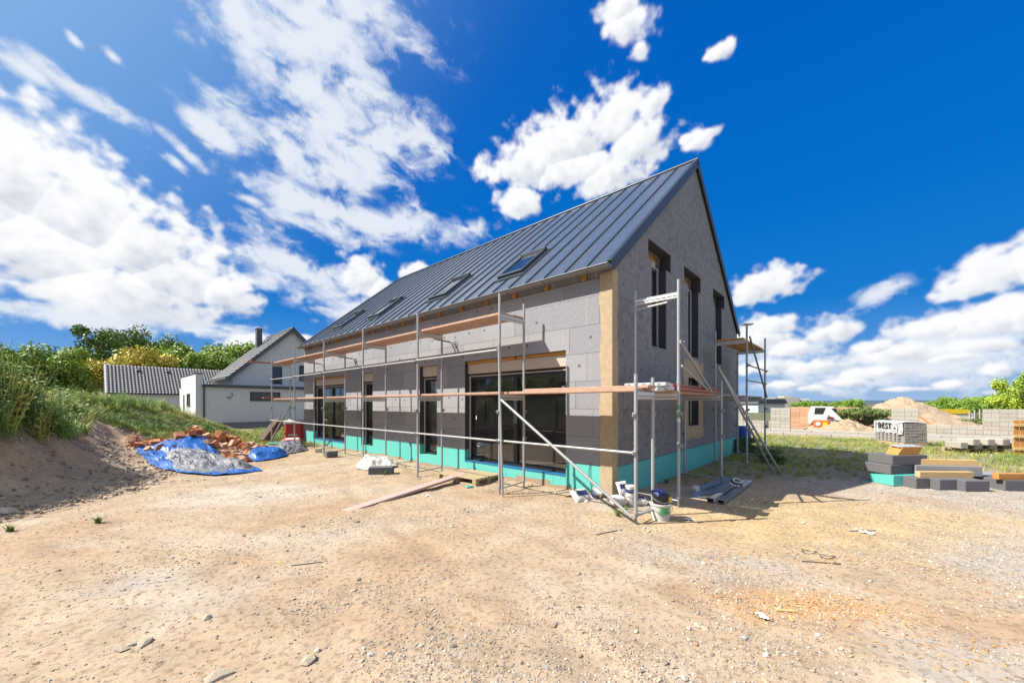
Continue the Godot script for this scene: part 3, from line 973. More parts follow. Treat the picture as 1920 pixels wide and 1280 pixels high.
	for g in [[0.95, 3.84], [4.93, 5.70], [8.26, 9.02], [10.13, 13.03]]:
		var m := MB.new()
		m.box(Vector3(g[1] - 0.012, 0.575, 0.006), Vector3(g[1] - 0.001, 2.655, 0.155), 0.0, fx)
		part("reveal_lining", m.done(), M.lining, h)
	# blue tape along the sills of the wide doors
	for s in [[0.95, 3.84, 0.302], [10.13, 13.03, 0.282]]:
		var m := MB.new()
		m.box(Vector3(s[0] + 0.01, s[2], -0.006), Vector3(s[1] - 0.01, s[2] + 0.008, 0.15), 0.0)
		m.box(Vector3(s[0] + 0.01, s[2] - 0.012, -0.009), Vector3(s[1] - 0.01, s[2] + 0.004, -0.0065), 0.0)
		part("sill_tape", m.done(), M.tape, h)
	# roof
	for side in 2:
		var sg := 1.0 if side == 0 else -1.0
		var down := Vector3(0, -RS, -RC * sg)
		var up := Vector3(0, RC, -RS * sg)
		var rx := Transform3D(Basis(X, down, up), Vector3(0, RIDGE, 4.41))
		var slab := MB.new()
		slab.box(Vector3(0.02, 0.02, -0.17), Vector3(HL - 0.02, 5.80, -0.012), 0.0, rx)
		part("roof_deck", slab.done(), M.plank_grey, h)
		var pm := MB.new()
		pm.box(Vector3(0, 0.01, -0.008), Vector3(0.464, 5.93, 0.0), 0.0)
		pm.box(Vector3(0.452, 0.02, 0.0), Vector3(0.464, 5.925, 0.036), 0.003)
		var pmesh := pm.done()
		for i in 30:
			part("roof_panel", pmesh, M.roof, h, rx * Transform3D(Basis.from_euler(Vector3(0, rng.randf_range(-0.002, 0.002), 0)), Vector3(-0.04 + i * 0.47, 0, rng.randf_range(-0.001, 0.001))))
		for e in 2:
			var tm := MB.new()
			var q := -0.075 if e == 0 else HL + 0.03
			tm.box(Vector3(q, -0.0, -0.15), Vector3(q + 0.035, 5.95, 0.035), 0.006, rx)
			tm.box(Vector3(q + (0.036 if e == 0 else -0.06), 0.0, 0.003), Vector3(q + (0.09 if e == 0 else -0.002), 5.95, 0.034), 0.004, rx)
			part("verge_trim", tm.done(), M.trim, h)
		if side == 0:
			for u0 in [2.40, 5.12, 8.66, 11.46]:
				var sk := MB.new()
				var a: float = u0
				var b: float = u0 + 0.78
				for r in [[a, b, 3.96, 4.05], [a, b, 5.06, 5.15], [a, a + 0.075, 4.05, 5.06], [b - 0.075, b, 4.05, 5.06]]:
					sk.box(Vector3(r[0], r[2], 0.001), Vector3(r[1], r[3], 0.095), 0.01, rx)
				sk.box(Vector3(a - 0.05, 3.90, 0.0005), Vector3(b + 0.05, 5.25, 0.032), 0.006, rx)
				sk.box(Vector3(a - 0.01, 3.93, 0.095), Vector3(b + 0.01, 4.04, 0.125), 0.01, rx)
				var s := part("roof_window", sk.done(), M.trim, h)
				var gm := MB.new()
				gm.box(Vector3(a + 0.075, 4.05, 0.06), Vector3(b - 0.075, 5.06, 0.072), 0.0, rx)
				part("pane", gm.done(), M.skyglass, s)
	var rm := MB.new()
	rm.tube(Vector3(-0.075, RIDGE + 0.012, 4.41), Vector3(HL + 0.06, RIDGE + 0.012, 4.41), 0.045, -1, 10)
	part("ridge_cap", rm.done(), M.trim, h)
	# gutter with brackets, eave trim
	var gu := MB.new()
	var gy := 3.985
	var gz := -0.19
	for i in 10:
		var a0 := PI * i / 10.0
		var a1 := PI * (i + 1) / 10.0
		for rr in [[0.078, 1.0], [0.073, -1.0]]:
			var r: float = rr[0]
			var p0 := Vector3(0, gy - sin(a0) * r, gz - cos(a0) * r)
			var p1 := Vector3(0, gy - sin(a1) * r, gz - cos(a1) * r)
			gu.quad_to(p0 - X * 0.06, p0 + X * (HL + 0.05), p1 + X * (HL + 0.05), p1 - X * 0.06, Vector3(0, -sin((a0 + a1) / 2.0), -cos((a0 + a1) / 2.0)) * rr[1])
	gu.tube(Vector3(-0.06, gy, gz - 0.078), Vector3(HL + 0.05, gy, gz - 0.078), 0.011, -1, 6)
	for e in [-0.06, HL + 0.048]:
		var cap := PackedVector2Array()
		for i in 11:
			cap.append(Vector2(gz - cos(PI * i / 10.0) * 0.077, gy - sin(PI * i / 10.0) * 0.077))
		gu.prism(cap, e, e + 0.002, Vector3.ZERO, Z, Vector3.UP, X)
	part("gutter", gu.done(), M.gutter, h)
	var bk := MB.new()
	for i in 9:
		var a0 := PI * i / 9.0
		var a1 := PI * (i + 1) / 9.0
		bk.tube(Vector3(0, -sin(a0) * 0.082, -cos(a0) * 0.082), Vector3(0, -sin(a1) * 0.082, -cos(a1) * 0.082), 0.007, -1, 5, false)
	var bkm := bk.done()
	for i in 15:
		part("gutter_bracket", bkm, M.gutter, h, at(Vector3(0.35 + i * 0.95, gy, gz)))
	var em := MB.new()
	em.box(Vector3(-0.04, 3.99, -0.115), Vector3(HL + 0.02, 4.045, -0.10), 0.0)
	part("eave_trim", em.done(), M.trim, h)
	# rafter ends in the open eave
	var ra := MB.new()
	ra.box(Vector3(-0.05, 3.87, -0.015), Vector3(0.05, 4.10, 0.35), 0.006)
	var ram := ra.done()
	var bb := MB.new()
	bb.box(Vector3(0.06, 3.865, 0.03), Vector3(0.79, 4.06, 0.13), 0.003)
	var bbm := bb.done()
	var st := MB.new()
	st.box(Vector3(0.06, 4.062, 0.0), Vector3(0.79, 4.095, 0.10), 0.003)
	var stm := st.done()
	for i in 16:
		var u := 0.56 + i * 0.85
		part("rafter_end", ram, M.timber, h, at(Vector3(u, 0, 0)))
		if i < 15:
			part("eave_board", bbm, M.eps3, h, at(Vector3(u, 0, 0)))
			part("eave_batten", stm, M.timber, h, at(Vector3(u, 0, 0)))
	var e0 := MB.new()
	e0.box(Vector3(0.01, 3.865, 0.03), Vector3(0.50, 4.06, 0.13), 0.003)
	part("eave_board", e0.done(), M.eps3, h)
	# yellowed foam squeezed out of some joints, mud on the plinth, stickers on panes
	for q in [[0.50, 3.06, 3.55], [1.02, 2.70, 3.06], [0.42, 2.06, 2.55], [2.37, 3.56, 3.85], [4.42, 3.06, 3.56], [3.05, 2.76, 3.05], [6.37, 2.56, 3.05], [7.1, 1.56, 2.05], [6.05, 1.06, 1.55], [0.72, 1.56, 2.05], [9.6, 2.06, 2.56], [1.8, 2.9, 3.06]]:
		var m := MB.new()
		m.prism(jag(rect(q[0] - 0.003, q[0] + 0.003, q[1], q[2]), 0.005, 0.05), -0.003, 0.01, Vector3.ZERO, X, Vector3.UP, Z)
		part("foam_filler", m.done(), M.board_beige, h)
	for q in [[0.24, 1.3, 0.10], [1.3, 2.2, 0.16], [2.2, 3.3, 0.08], [3.3, 4.6, 0.11], [4.7, 6.4, 0.09], [6.5, 8.1, 0.12], [8.3, 10.4, 0.10], [10.6, 13.6, 0.09]]:
		var m := MB.new()
		var strip := jag(rect(q[0], q[1], -0.05, q[2]), 0.11, 0.05)
		m.prism(strip, -0.006, -0.003, Vector3.ZERO, X, Vector3.UP, Z)
		part("mud_splash", m.done(), M.mud, h)
	for q in [[1.10, 1.90, 0.07, 0.10], [5.18, 1.98, 0.06, 0.08], [3.62, 1.28, 0.025, 0.09], [11.9, 1.95, 0.06, 0.09]]:
		var m := MB.new()
		m.box(Vector3(q[0], q[1], 0.180), Vector3(q[0] + q[2], q[1] + q[3], 0.182))
		part("pane_sticker", m.done(), M.white, h)
	# loose cable hanging from the wall
	var cb := MB.new()
	cb.path([Vector3(0.42, 0.60, -0.012), Vector3(0.44, 0.42, -0.03), Vector3(0.40, 0.2, -0.02), Vector3(0.36, 0.0, -0.03)], 0.006)
	part("cable", cb.done(), M.black, h)

# ---------------------------------------------------------------- scaffolds
func scaffold_frame(t: Node3D, inner: Vector3, outer: Vector3, h_in: float, h_out: float, decks: Array) -> void:
	for q in [[inner, h_in], [outer, h_out]]:
		var p: Vector3 = q[0]
		var m := MB.new()
		m.tube(p + Vector3.UP * 0.16, p + Vector3.UP * q[1], 0.0245, -1, 12)
		if q[1] > 2.4:
			m.tube(p + Vector3.UP * 1.97, p + Vector3.UP * 2.08, 0.028, -1, 12)
		m.tube(p + Vector3.UP * 0.14, p + Vector3.UP * 0.18, 0.031, -1, 10)
		part("standard", m.done(), M.steel, t)
		m = MB.new()
		m.tube(p + Vector3.UP * -0.02, p + Vector3.UP * 0.2, 0.017, -1, 8)
		m.box(p + Vector3(-0.07, -0.022, -0.07), p + Vector3(0.07, -0.012, 0.07), 0.0)
		part("base_jack", m.done(), M.steel_dark, t)
		for y in [0.98, 1.5, 2.63]:
			if y < q[1] - 0.1:
				m = MB.new()
				var o := (p - (inner + outer) / 2.0).normalized()
				m.box(p + Vector3.UP * y - Vector3.ONE * 0.032 + o * 0.03, p + Vector3.UP * y + Vector3.ONE * 0.032 + o * 0.03, 0.01)
				m.tube(p + Vector3.UP * y + o * 0.05, p + Vector3.UP * (y + 0.01) + o * 0.10, 0.008, -1, 5)
				part("coupler", m.done(), M.steel_dark, t)
	var tr := MB.new()
	tr.tube(inner + Vector3.UP * 0.13, outer + Vector3.UP * 0.10, 0.014, -1, 8)
	part("transom", tr.done(), M.steel, t)
	for y in decks:
		var m := MB.new()
		m.tube(inner + Vector3.UP * (y - 0.06), outer + Vector3.UP * (y - 0.06), 0.021, -1, 8)
		var ax := (outer - inner).normalized()
		var sd := ax.cross(Vector3.UP)
		m.box(Vector3(0, y - 0.035, -0.022), Vector3((outer - inner).length(), y + 0.02, 0.022), 0.004, Transform3D(Basis(ax, Vector3.UP, sd), inner))
		part("transom", m.done(), M.alu, t)

func plank_mesh(length: float, width := 0.30, thick := 0.045) -> ArrayMesh:
	var m := MB.new()
	m.box(Vector3(0, 0, -width / 2), Vector3(length, thick, width / 2), 0.006)
	return m.done()

func tube_part(t: Node3D, called: String, a: Vector3, b: Vector3, r := 0.0225, m: Material = null) -> void:
	var q := MB.new()
	q.tube(a, b, r, -1, 10)
	part(called, q.done(), m if m else M.steel, t)

func scaffolds() -> void:
	rng.seed = 9
	var zo := -0.98
	var zi := -0.30
	var t := thing("facade_scaffold", "long galvanised tube scaffold with plank decks standing along the lit facade", "scaffold", hf)
	var us := [-0.87, 1.73, 4.33, 6.93, 9.53, 12.13, 14.73]
	for i in us.size():
		var tall: float = 2.06 if i == 0 else [3.66, 3.70, 3.68, 3.66, 3.72, 3.55][i - 1]
		scaffold_frame(t, Vector3(us[i], 0, zi if i else -0.40), Vector3(us[i], 0, zo), 2.04 if i == 0 else (3.60 if i == 1 else 3.34), tall, [1.80] if i == 0 else [1.80, 3.27])
	var bay := plank_mesh(2.58)
	for i in us.size() - 1:
		for k in 2:
			part("deck_plank", bay, M.plank if (i + k) % 2 else M.plank2, t, at(Vector3(us[i] + 0.01, 1.822 + rng.randf_range(0, 0.012), -0.47 - 0.315 * k)))
			if i > 0:
				part("deck_plank", bay, M.plank2 if (i + k) % 2 else M.plank, t, at(Vector3(us[i] + 0.01, 3.292 + rng.randf_range(0, 0.015), -0.47 - 0.315 * k)))
		tube_part(t, "guard_rail", Vector3(us[i] + 0.02, 0.98, zo - 0.045), Vector3(us[i + 1] - 0.02, 0.985, zo - 0.045), 0.019)
		if i > 0:
			tube_part(t, "guard_rail", Vector3(us[i] + 0.02, 2.63, zo - 0.045), Vector3(us[i + 1] - 0.02, 2.635, zo - 0.045), 0.019)
	part("deck_plank", plank_mesh(2.3, 0.26), M.plank, t, at(Vector3(-0.95, 1.872, -0.62)))
	part("deck_plank", plank_mesh(1.5, 0.24), M.plank_red, t, at(Vector3(15.3, 3.345, -0.1), PI / 2))
	part("deck_plank", plank_mesh(1.3, 0.24), M.plank_red, t, at(Vector3(15.1, 1.875, 0.1), PI / 2))
	tube_part(t, "diagonal_brace", Vector3(1.66, 1.74, zo - 0.06), Vector3(-0.84, 0.10, zo - 0.05), 0.0235)
	tube_part(t, "diagonal_brace", Vector3(12.18, 1.78, zo - 0.06), Vector3(14.70, 0.12, zo - 0.05), 0.0235)
	tube_part(t, "brace_foot", Vector3(-0.87, 0.12, zo), Vector3(-1.02, 0.16, -0.42), 0.018)
	tube_part(t, "leaning_tube", Vector3(1.56, 0.02, zo - 0.10), Vector3(1.70, 2.72, zo - 0.055), 0.0205)
	for u in [4.33, 9.53, 12.13]:
		tube_part(t, "wall_tie", Vector3(u + 0.02, 3.19, -0.52), Vector3(u + 0.02, 3.17, -0.02), 0.02, M.steel_dark)
		var hk := MB.new()
		hk.path([Vector3(u - 0.02, 3.19, -0.05), Vector3(u - 0.12, 3.16, -0.04), Vector3(u - 0.17, 3.04, -0.03), Vector3(u - 0.19, 3.00, -0.005)], 0.013)
		part("tie_hook", hk.done(), M.steel_dark, t)
		var sp := MB.new()
		sp.tube(Vector3(u - 0.19, 2.98, -0.03), Vector3(u - 0.19, 3.18, -0.03), 0.011, -1, 6)
		part("tie_pin", sp.done(), M.steel_dark, t)

	var g := thing("gable_scaffold", "galvanised tube scaffold standing against the shaded gable wall", "scaffold", hf)
	var vs := [0.33, 2.85, 5.22, 7.68]
	var hi_out := [3.64, 2.12, 3.62, 3.62]
	var hi_in := [3.60, 2.0, 3.58, 3.30]
	for i in 4:
		scaffold_frame(g, Vector3(-0.26, 0, vs[i]), Vector3(-0.99, 0, vs[i]), hi_in[i], hi_out[i], [1.80, 3.42] if i == 0 else ([1.80] if i == 1 else [1.80, 3.27]))
	tube_part(g, "transom", Vector3(-0.24, 3.26, 0.31), Vector3(-0.82, 3.30, 0.31), 0.018)
	for k in 2:
		for i in 2:
			part("deck_plank", plank_mesh(2.5, 0.29), M.plank_grey, g, at(Vector3(-0.44 - 0.32 * k, 1.822, vs[i + 1]), -PI / 2))
		part("deck_plank", plank_mesh(2.56, 0.29), M.plank2, g, at(Vector3(-0.44 - 0.32 * k, 1.822, 0.30), -PI / 2))
		part("deck_plank", plank_mesh(2.6, 0.30), M.timber, g, at(Vector3(-0.44 - 0.33 * k, 3.292, 5.16), -PI / 2))
	tube_part(g, "diagonal_brace", Vector3(-1.03, 2.62, 0.34), Vector3(-0.95, 1.88, 2.3), 0.021)
	tube_part(g, "diagonal_brace", Vector3(-1.03, 2.26, 0.34), Vector3(-0.93, 1.88, 2.28), 0.019)
	tube_part(g, "diagonal_brace", Vector3(-1.04, 3.36, 5.30), Vector3(-1.04, 1.84, 7.66), 0.022, M.steel_dark)
	tube_part(g, "guard_rail", Vector3(-1.02, 2.63, 5.1), Vector3(-1.02, 2.635, 7.75), 0.019, M.steel_dark)
	tube_part(g, "guard_rail", Vector3(-1.02, 2.24, 5.1), Vector3(-1.02, 2.245, 7.75), 0.019, M.steel_dark)
	for b in [[1.56, 1.63, M.green], [1.49, 1.545, M.white], [1.43, 1.48, M.green], [1.36, 1.42, M.white]]:
		var m := MB.new()
		m.tube(Vector3(-0.99, b[0], 0.33), Vector3(-0.99, b[1], 0.33), 0.0258, -1, 12)
		part("sticker", m.done(), b[2], g)
	# short perforated metal deck boards across the corner
	for k in 3:
		var m := MB.new()
		m.box(Vector3(0, 0, -0.13), Vector3([0.62, 0.70, 0.66][k], 0.055, 0.13), 0.005)
		var a := thing("metal_deck_board", ["ribbed metal deck board lying lowest across the scaffold corner", "ribbed metal deck board bridging the scaffold corner beside the planks", "ribbed metal deck board lying on top of the corner pair"][k], "deck board", hf * at(Vector3([-0.90, -0.95, -0.93][k], [1.845, 1.87, 1.93][k], [-0.16, 0.14, 0.06][k]), 0.03 * k), "metal deck boards at the scaffold corner")
		part("board", m.done(), M.alu, a)
		for i in 5:
			m = MB.new()
			m.box(Vector3(0.08 + i * 0.12, 0.012, -0.1325), Vector3(0.13 + i * 0.12, 0.040, -0.1295), 0.0)
			part("slot", m.done(), M.steel_dark, a)
	# loose red planks stacked on the first bay
	var rp := plank_mesh(2.35, 0.24, 0.05)
	var p0 := solo("red_plank", rp, M.plank_red, "red-brown plank lying on the gable scaffold deck, lowest of three", "plank", hf * at(Vector3(-0.84, 1.872, 0.48), -PI / 2), "red planks stacked on the gable scaffold")
	copy(p0, hf * at(Vector3(-0.62, 1.874, 0.42), -PI / 2 + 0.03), "red-brown plank on the gable scaffold deck, closer to the wall")
	copy(p0, hf * at(Vector3(-0.76, 1.930, 0.40), -PI / 2 - 0.03), "red-brown plank lying on top of two others on the gable scaffold")
	# raking tubes leaning on the short frame
	var foot := [spot(1451, 888), spot(1466, 890)]
	for i in 2:
		var q := MB.new()
		var top := hf * Vector3(-1.03, 2.22, 2.80 + 0.07 * i)
		q.tube(foot[i], top + (top - foot[i]).normalized() * (0.25 - 0.2 * i), 0.024, -1, 10)
		solo("raking_tube", q.done(), M.steel, ["galvanised tube leaning from the grass onto the gable scaffold, the one with the higher top", "galvanised tube leaning from the grass onto the gable scaffold, the one with the lower top"][i], "tube", Transform3D(), "tubes leaning on the gable scaffold")

# ---------------------------------------------------------------- neighbours, walls, trees
func uvd(x: float, d: float) -> Transform3D:     # the house directions, at another place
	return Transform3D(hf.basis, Vector3(x, 0, -d))

func opening_frame(parent: Node, called: String, x: Transform3D, a: float, b: float, lo: float, hi: float) -> void:
	var f := MB.new()
	for r in [[a, b, lo, lo + 0.07], [a, b, hi - 0.07, hi], [a, a + 0.07, lo + 0.07, hi - 0.07], [b - 0.07, b, lo + 0.07, hi - 0.07]]:
		f.box(Vector3(r[0], r[2], -0.03), Vector3(r[1], r[3], 0.05), 0.0, x)
	var w := part(called, f.done(), M.frame, parent)
	var g := MB.new()
	g.box(Vector3(a + 0.07, lo + 0.07, -0.004), Vector3(b - 0.07, hi - 0.07, 0.004), 0.0, x)
	part("pane", g.done(), M.skyglass, w)

func flat_tiles(length: float, slope: float, wide: float, row: float) -> ArrayMesh:   # x along the eave, y down the slope, z up
	var m := MB.new()
	var r := 0
	var y := 0.0
	while y < slope - 0.05:
		var x := -wide * 0.5 * (r % 2)
		while x < length - 0.02:
			var a := maxf(x, 0.0) + 0.004
			var b := minf(x + wide, length) - 0.004
			var k := 0.006 * ((r * 7 + int(x * 3.0)) % 3)
			m.quad_to(Vector3(a, y, 0.0), Vector3(b, y, 0.0), Vector3(b, y + row + 0.03, 0.035 + k), Vector3(a, y + row + 0.03, 0.035 + k), Vector3.BACK)
			m.quad_to(Vector3(a, y + row + 0.03, 0.035 + k), Vector3(b, y + row + 0.03, 0.035 + k), Vector3(b, y + row + 0.03, 0.0), Vector3(a, y + row + 0.03, 0.0), Vector3.UP)
			x += wide
		y += row
		r += 1
	return m.done()

func wave_tiles(length: float, slope: float, wide: float, row: float) -> ArrayMesh:
	var m := MB.new()
	var y := 0.0
	while y < slope - 0.05:
		var x := 0.0
		while x < length - 0.02:
			for i in 6:
				var t0 := i / 6.0
				var t1 := (i + 1) / 6.0
				var z0 := 0.030 * sin(t0 * TAU)
				var z1 := 0.030 * sin(t1 * TAU)
				m.quad_to(Vector3(x + t0 * wide, y, z0), Vector3(x + t1 * wide, y, z1), Vector3(x + t1 * wide, y + row + 0.02, z1 + 0.05), Vector3(x + t0 * wide, y + row + 0.02, z0 + 0.05), Vector3.BACK)
				m.quad_to(Vector3(x + t0 * wide, y + row + 0.02, z0 + 0.05), Vector3(x + t1 * wide, y + row + 0.02, z1 + 0.05), Vector3(x + t1 * wide, y + row + 0.02, z1), Vector3(x + t0 * wide, y + row + 0.02, z0), Vector3.UP)
			x += wide
		y += row
	return m.done()

func neighbours() -> void:
	rng.seed = 21
	# flat-roofed white garage in front of a gabled house; its long shaded wall runs along v
	var n := thing("white_neighbour_house", "white rendered house with grey tiled gable roof and low flat-roofed wing", "house", uvd(-20.5, 25.0))
	var gx := Transform3D(Basis(Vector3.BACK, Vector3.UP, Vector3.RIGHT), Vector3.ZERO)
	var m := MB.new()
	m.box(Vector3(0.0, 0.38, 0.0), Vector3(6.5, 2.80, 12.0), 0.0)
	m.box(Vector3(0.0, 2.80, -0.002), Vector3(5.8, 3.60, 0.35), 0.0)
	part("wing_wall", m.done(), M.plaster, n)
	m = MB.new()
	m.box(Vector3(0.03, -0.1, 0.03), Vector3(6.4, 0.38, 11.9), 0.0)
	part("plinth", m.done(), M.plinth, n)
	m = MB.new()
	m.box(Vector3(-0.10, 2.80, 0.36), Vector3(6.6, 2.95, 12.05), 0.01)
	part("flat_roof", m.done(), M.trim, n)
	m = MB.new()
	m.tube(Vector3(-0.14, 2.83, 0.3), Vector3(-0.14, 2.80, 12.0), 0.06, -1, 8)
	m.tube(Vector3(-0.10, 2.80, 0.42), Vector3(-0.10, 0.1, 0.42), 0.045, -1, 8)
	part("drainpipe", m.done(), M.trim, n)
	m = MB.new()
	m.box(Vector3(-0.03, 3.60, -0.04), Vector3(5.83, 3.65, 0.39), 0.01)
	part("parapet_cap", m.done(), M.trim, n)
	opening_frame(n, "window", gx * Transform3D(Basis(), Vector3(0, 0, -0.005)), 3.0, 4.9, 1.85, 2.50)
	var ux := Transform3D(Basis(Vector3.RIGHT, Vector3.UP, Vector3.BACK), Vector3(0, 0, -0.005))
	opening_frame(n, "window", ux, 2.0, 3.2, 1.45, 2.35)
	m = MB.new()
	m.box(Vector3(4.3, 0.3, -0.02), Vector3(4.75, 2.3, 0.03), 0.0)
	part("side_door", m.done(), M.frame, n)
	m = MB.new()
	m.path([Vector3(-0.02, 2.45, 1.9), Vector3(-0.06, 2.25, 1.98), Vector3(-0.05, 2.1, 1.9), Vector3(-0.06, 2.0, 1.75), Vector3(-0.05, 2.1, 1.65), Vector3(-0.04, 2.13, 1.85)], 0.015)
	part("wall_cable", m.done(), M.black, n)
	# gabled body, set back
	var go := Vector3(1.75, 0, 2.35)
	var half := 3.95
	m = MB.new()
	m.prism(PackedVector2Array([Vector2(0, 0), Vector2(2 * half, 0), Vector2(2 * half, 3.75), Vector2(half, 7.55), Vector2(0, 3.75)]), 0.0, 6.2, go, Vector3.BACK, Vector3.UP, Vector3.RIGHT)
	part("gable_wall", m.done(), M.plaster, n)
	opening_frame(n, "window", Transform3D(Basis(Vector3.BACK, Vector3.UP, Vector3.RIGHT), go - Vector3(0.005, 0, 0)), 2.45, 3.2, 3.2, 4.85)
	opening_frame(n, "window", Transform3D(Basis(Vector3.BACK, Vector3.UP, Vector3.RIGHT), go - Vector3(0.005, 0, 0)), 4.46, 5.3, 3.5, 4.75)
	for s in 2:
		var sg := 1.0 if s == 0 else -1.0
		var dn := Vector3(0, -0.693, -0.721 * sg)
		var up := Vector3(0, 0.721, -0.693 * sg)
		var rx := Transform3D(Basis(Vector3.RIGHT, dn, up), go + Vector3(-0.25, 7.66, half))
		m = MB.new()
		m.box(Vector3(0.0, 0.0, -0.12), Vector3(6.7, 5.95, -0.004), 0.0, rx)
		m.box(Vector3(-0.05, 0.0, -0.20), Vector3(-0.002, 5.98, 0.06), 0.0, rx)
		part("roof", m.done(), M.tile_dark, n)
		var tm := part("roof_tiles", flat_tiles(6.7, 5.9, 0.33, 0.36), M.tile_grey, n, rx)
		tm.set_meta("kind", "stuff")
	m = MB.new()
	m.tube(go + Vector3(-0.3, 7.68, half), go + Vector3(6.45, 7.68, half), 0.09, -1, 8)
	m.tube(go + Vector3(-0.3, 3.52, -0.42), go + Vector3(6.45, 3.52, -0.42), 0.07, -1, 8)
	part("ridge_and_gutter", m.done(), M.tile_dark, n)
	m = MB.new()
	m.box(go + Vector3(4.3, 5.6, 2.6), go + Vector3(4.8, 8.05, 3.0), 0.02)
	var ch := part("chimney", m.done(), M.tile_dark, n)
	m = MB.new()
	m.box(go + Vector3(4.24, 8.05, 2.54), go + Vector3(4.86, 8.13, 3.06), 0.02)
	m.tube(go + Vector3(4.55, 8.13, 2.8), go + Vector3(4.55, 8.32, 2.8), 0.1, 0.06, 8)
	part("chimney_cap", m.done(), M.alu, ch)

	# long tiled roof of a low house behind the bank
	var b := thing("tiled_neighbour_house", "low white house with long dark wavy-tiled roof behind the grassy bank", "house", uvd(-33.6, 32.0))
	m = MB.new()
	m.prism(PackedVector2Array([Vector2(0, 0), Vector2(6.4, 0), Vector2(6.4, 2.6), Vector2(3.2, 5.0), Vector2(0, 2.6)]), 0.15, 17.0, Vector3.ZERO, Vector3.RIGHT, Vector3.UP, Vector3.BACK)
	part("wall", m.done(), M.plaster, b)
	for s in 2:
		var sg := 1.0 if s == 0 else -1.0
		var rx := Transform3D(Basis(Vector3.BACK, Vector3(-0.80 * sg, -0.60, 0), Vector3(-0.60 * sg, 0.80, 0)), Vector3(3.2, 5.15, 0))
		m = MB.new()
		m.box(Vector3(0.0, 0.0, -0.10), Vector3(17.3, 4.35, -0.05), 0.0, rx)
		part("roof", m.done(), M.tile_dark, b)
		var tm := part("roof_tiles", wave_tiles(17.3, 4.3, 0.23, 0.33), M.tile_grey, b, rx)
		tm.set_meta("kind", "stuff")
		m = MB.new()
		m.box(Vector3(-0.12, 0.0, -0.14), Vector3(-0.01, 4.4, 0.06), 0.0, rx)
		part("verge", m.done(), M.plaster, b)
		if s == 0:
			for i in 8:
				m = MB.new()
				m.box(Vector3(1.9 + i * 2.0, 0.72, 0.02), Vector3(2.15 + i * 2.0, 0.95, 0.16), 0.02, rx)
				part("vent_tile", m.done(), M.tile_dark, b)
	opening_frame(b, "window", Transform3D(Basis(Vector3.BACK, Vector3.UP, Vector3.RIGHT), Vector3(-0.005, 0, 0)), 8.2, 10.6, 0.9, 2.0)

	# far houses beyond the block wall
	var f1 := thing("far_house", "tiny unfinished house with bright orange timber gable beyond the block wall", "house", at(Vector3(84.6, 0, -125), 0.75))
	m = MB.new()
	m.box(Vector3(-1.6, 0, -2), Vector3(1.6, 1.15, 2), 0.0)
	part("wall", m.done(), M.brickwall, f1)
	m = MB.new()
	m.prism(PackedVector2Array([Vector2(-1.9, 1.1), Vector2(1.9, 1.1), Vector2(0, 2.35)]), 1.85, 1.95, Vector3.ZERO, Vector3.RIGHT, Vector3.UP, Vector3.BACK)
	part("gable", m.done(), M.timber, f1)
	for s in [-1.0, 1.0]:
		m = MB.new()
		m.prism(PackedVector2Array([Vector2(0, 2.42), Vector2(s * 2.15, 1.0), Vector2(s * 2.15, 1.12), Vector2(0, 2.54)]), -2.2, 2.2, Vector3.ZERO, Vector3.RIGHT, Vector3.UP, Vector3.BACK)
		part("roof", m.done(), M.timber, f1)
	for s in [-0.5, 0.5]:
		m = MB.new()
		m.box(Vector3(s - 0.3, 1.2, 1.94), Vector3(s + 0.3, 1.55, 1.97))
		part("window", m.done(), M.frame, f1)
	var f2 := thing("far_block", "pale flat-roofed apartment block far beyond the block wall", "building", at(Vector3(72, 0, -102), -0.25))
	m = MB.new()
	m.box(Vector3(-3.6, 0, -4), Vector3(1.8, 3.2, 4), 0.0)
	m.box(Vector3(-0.4, 3.2, -3), Vector3(1.2, 3.75, 1), 0.0)
	part("wall", m.done(), M.concrete_pale, f2)
	m = MB.new()
	m.box(Vector3(1.8, 0, -4.2), Vector3(4.2, 3.0, 3.5), 0.0)
	part("side_wing", m.done(), M.plaster, f2)
	for i in 3:
		m = MB.new()
		m.box(Vector3(2.2 + i * 0.7, 1.6, 3.49), Vector3(2.6 + i * 0.7, 2.5, 3.53))
		part("window", m.done(), M.frame, f2)
	var f3 := thing("dark_roofed_house", "far low house with a dark hipped roof behind the street lamp", "house", at(Vector3(49, 0, -76), 0.2))
	m = MB.new()
	m.box(Vector3(-3.5, 0, -3), Vector3(2.5, 1.7, 3), 0.0)
	part("wall", m.done(), M.plaster, f3)
	m = MB.new()
	m.prism(PackedVector2Array([Vector2(-3.9, 1.7), Vector2(2.9, 1.7), Vector2(2.2, 2.6), Vector2(-3.2, 2.6)]), -3.3, 3.3, Vector3.ZERO, Vector3.RIGHT, Vector3.UP, Vector3.BACK)
	part("roof", m.done(), M.tile_dark, f3)

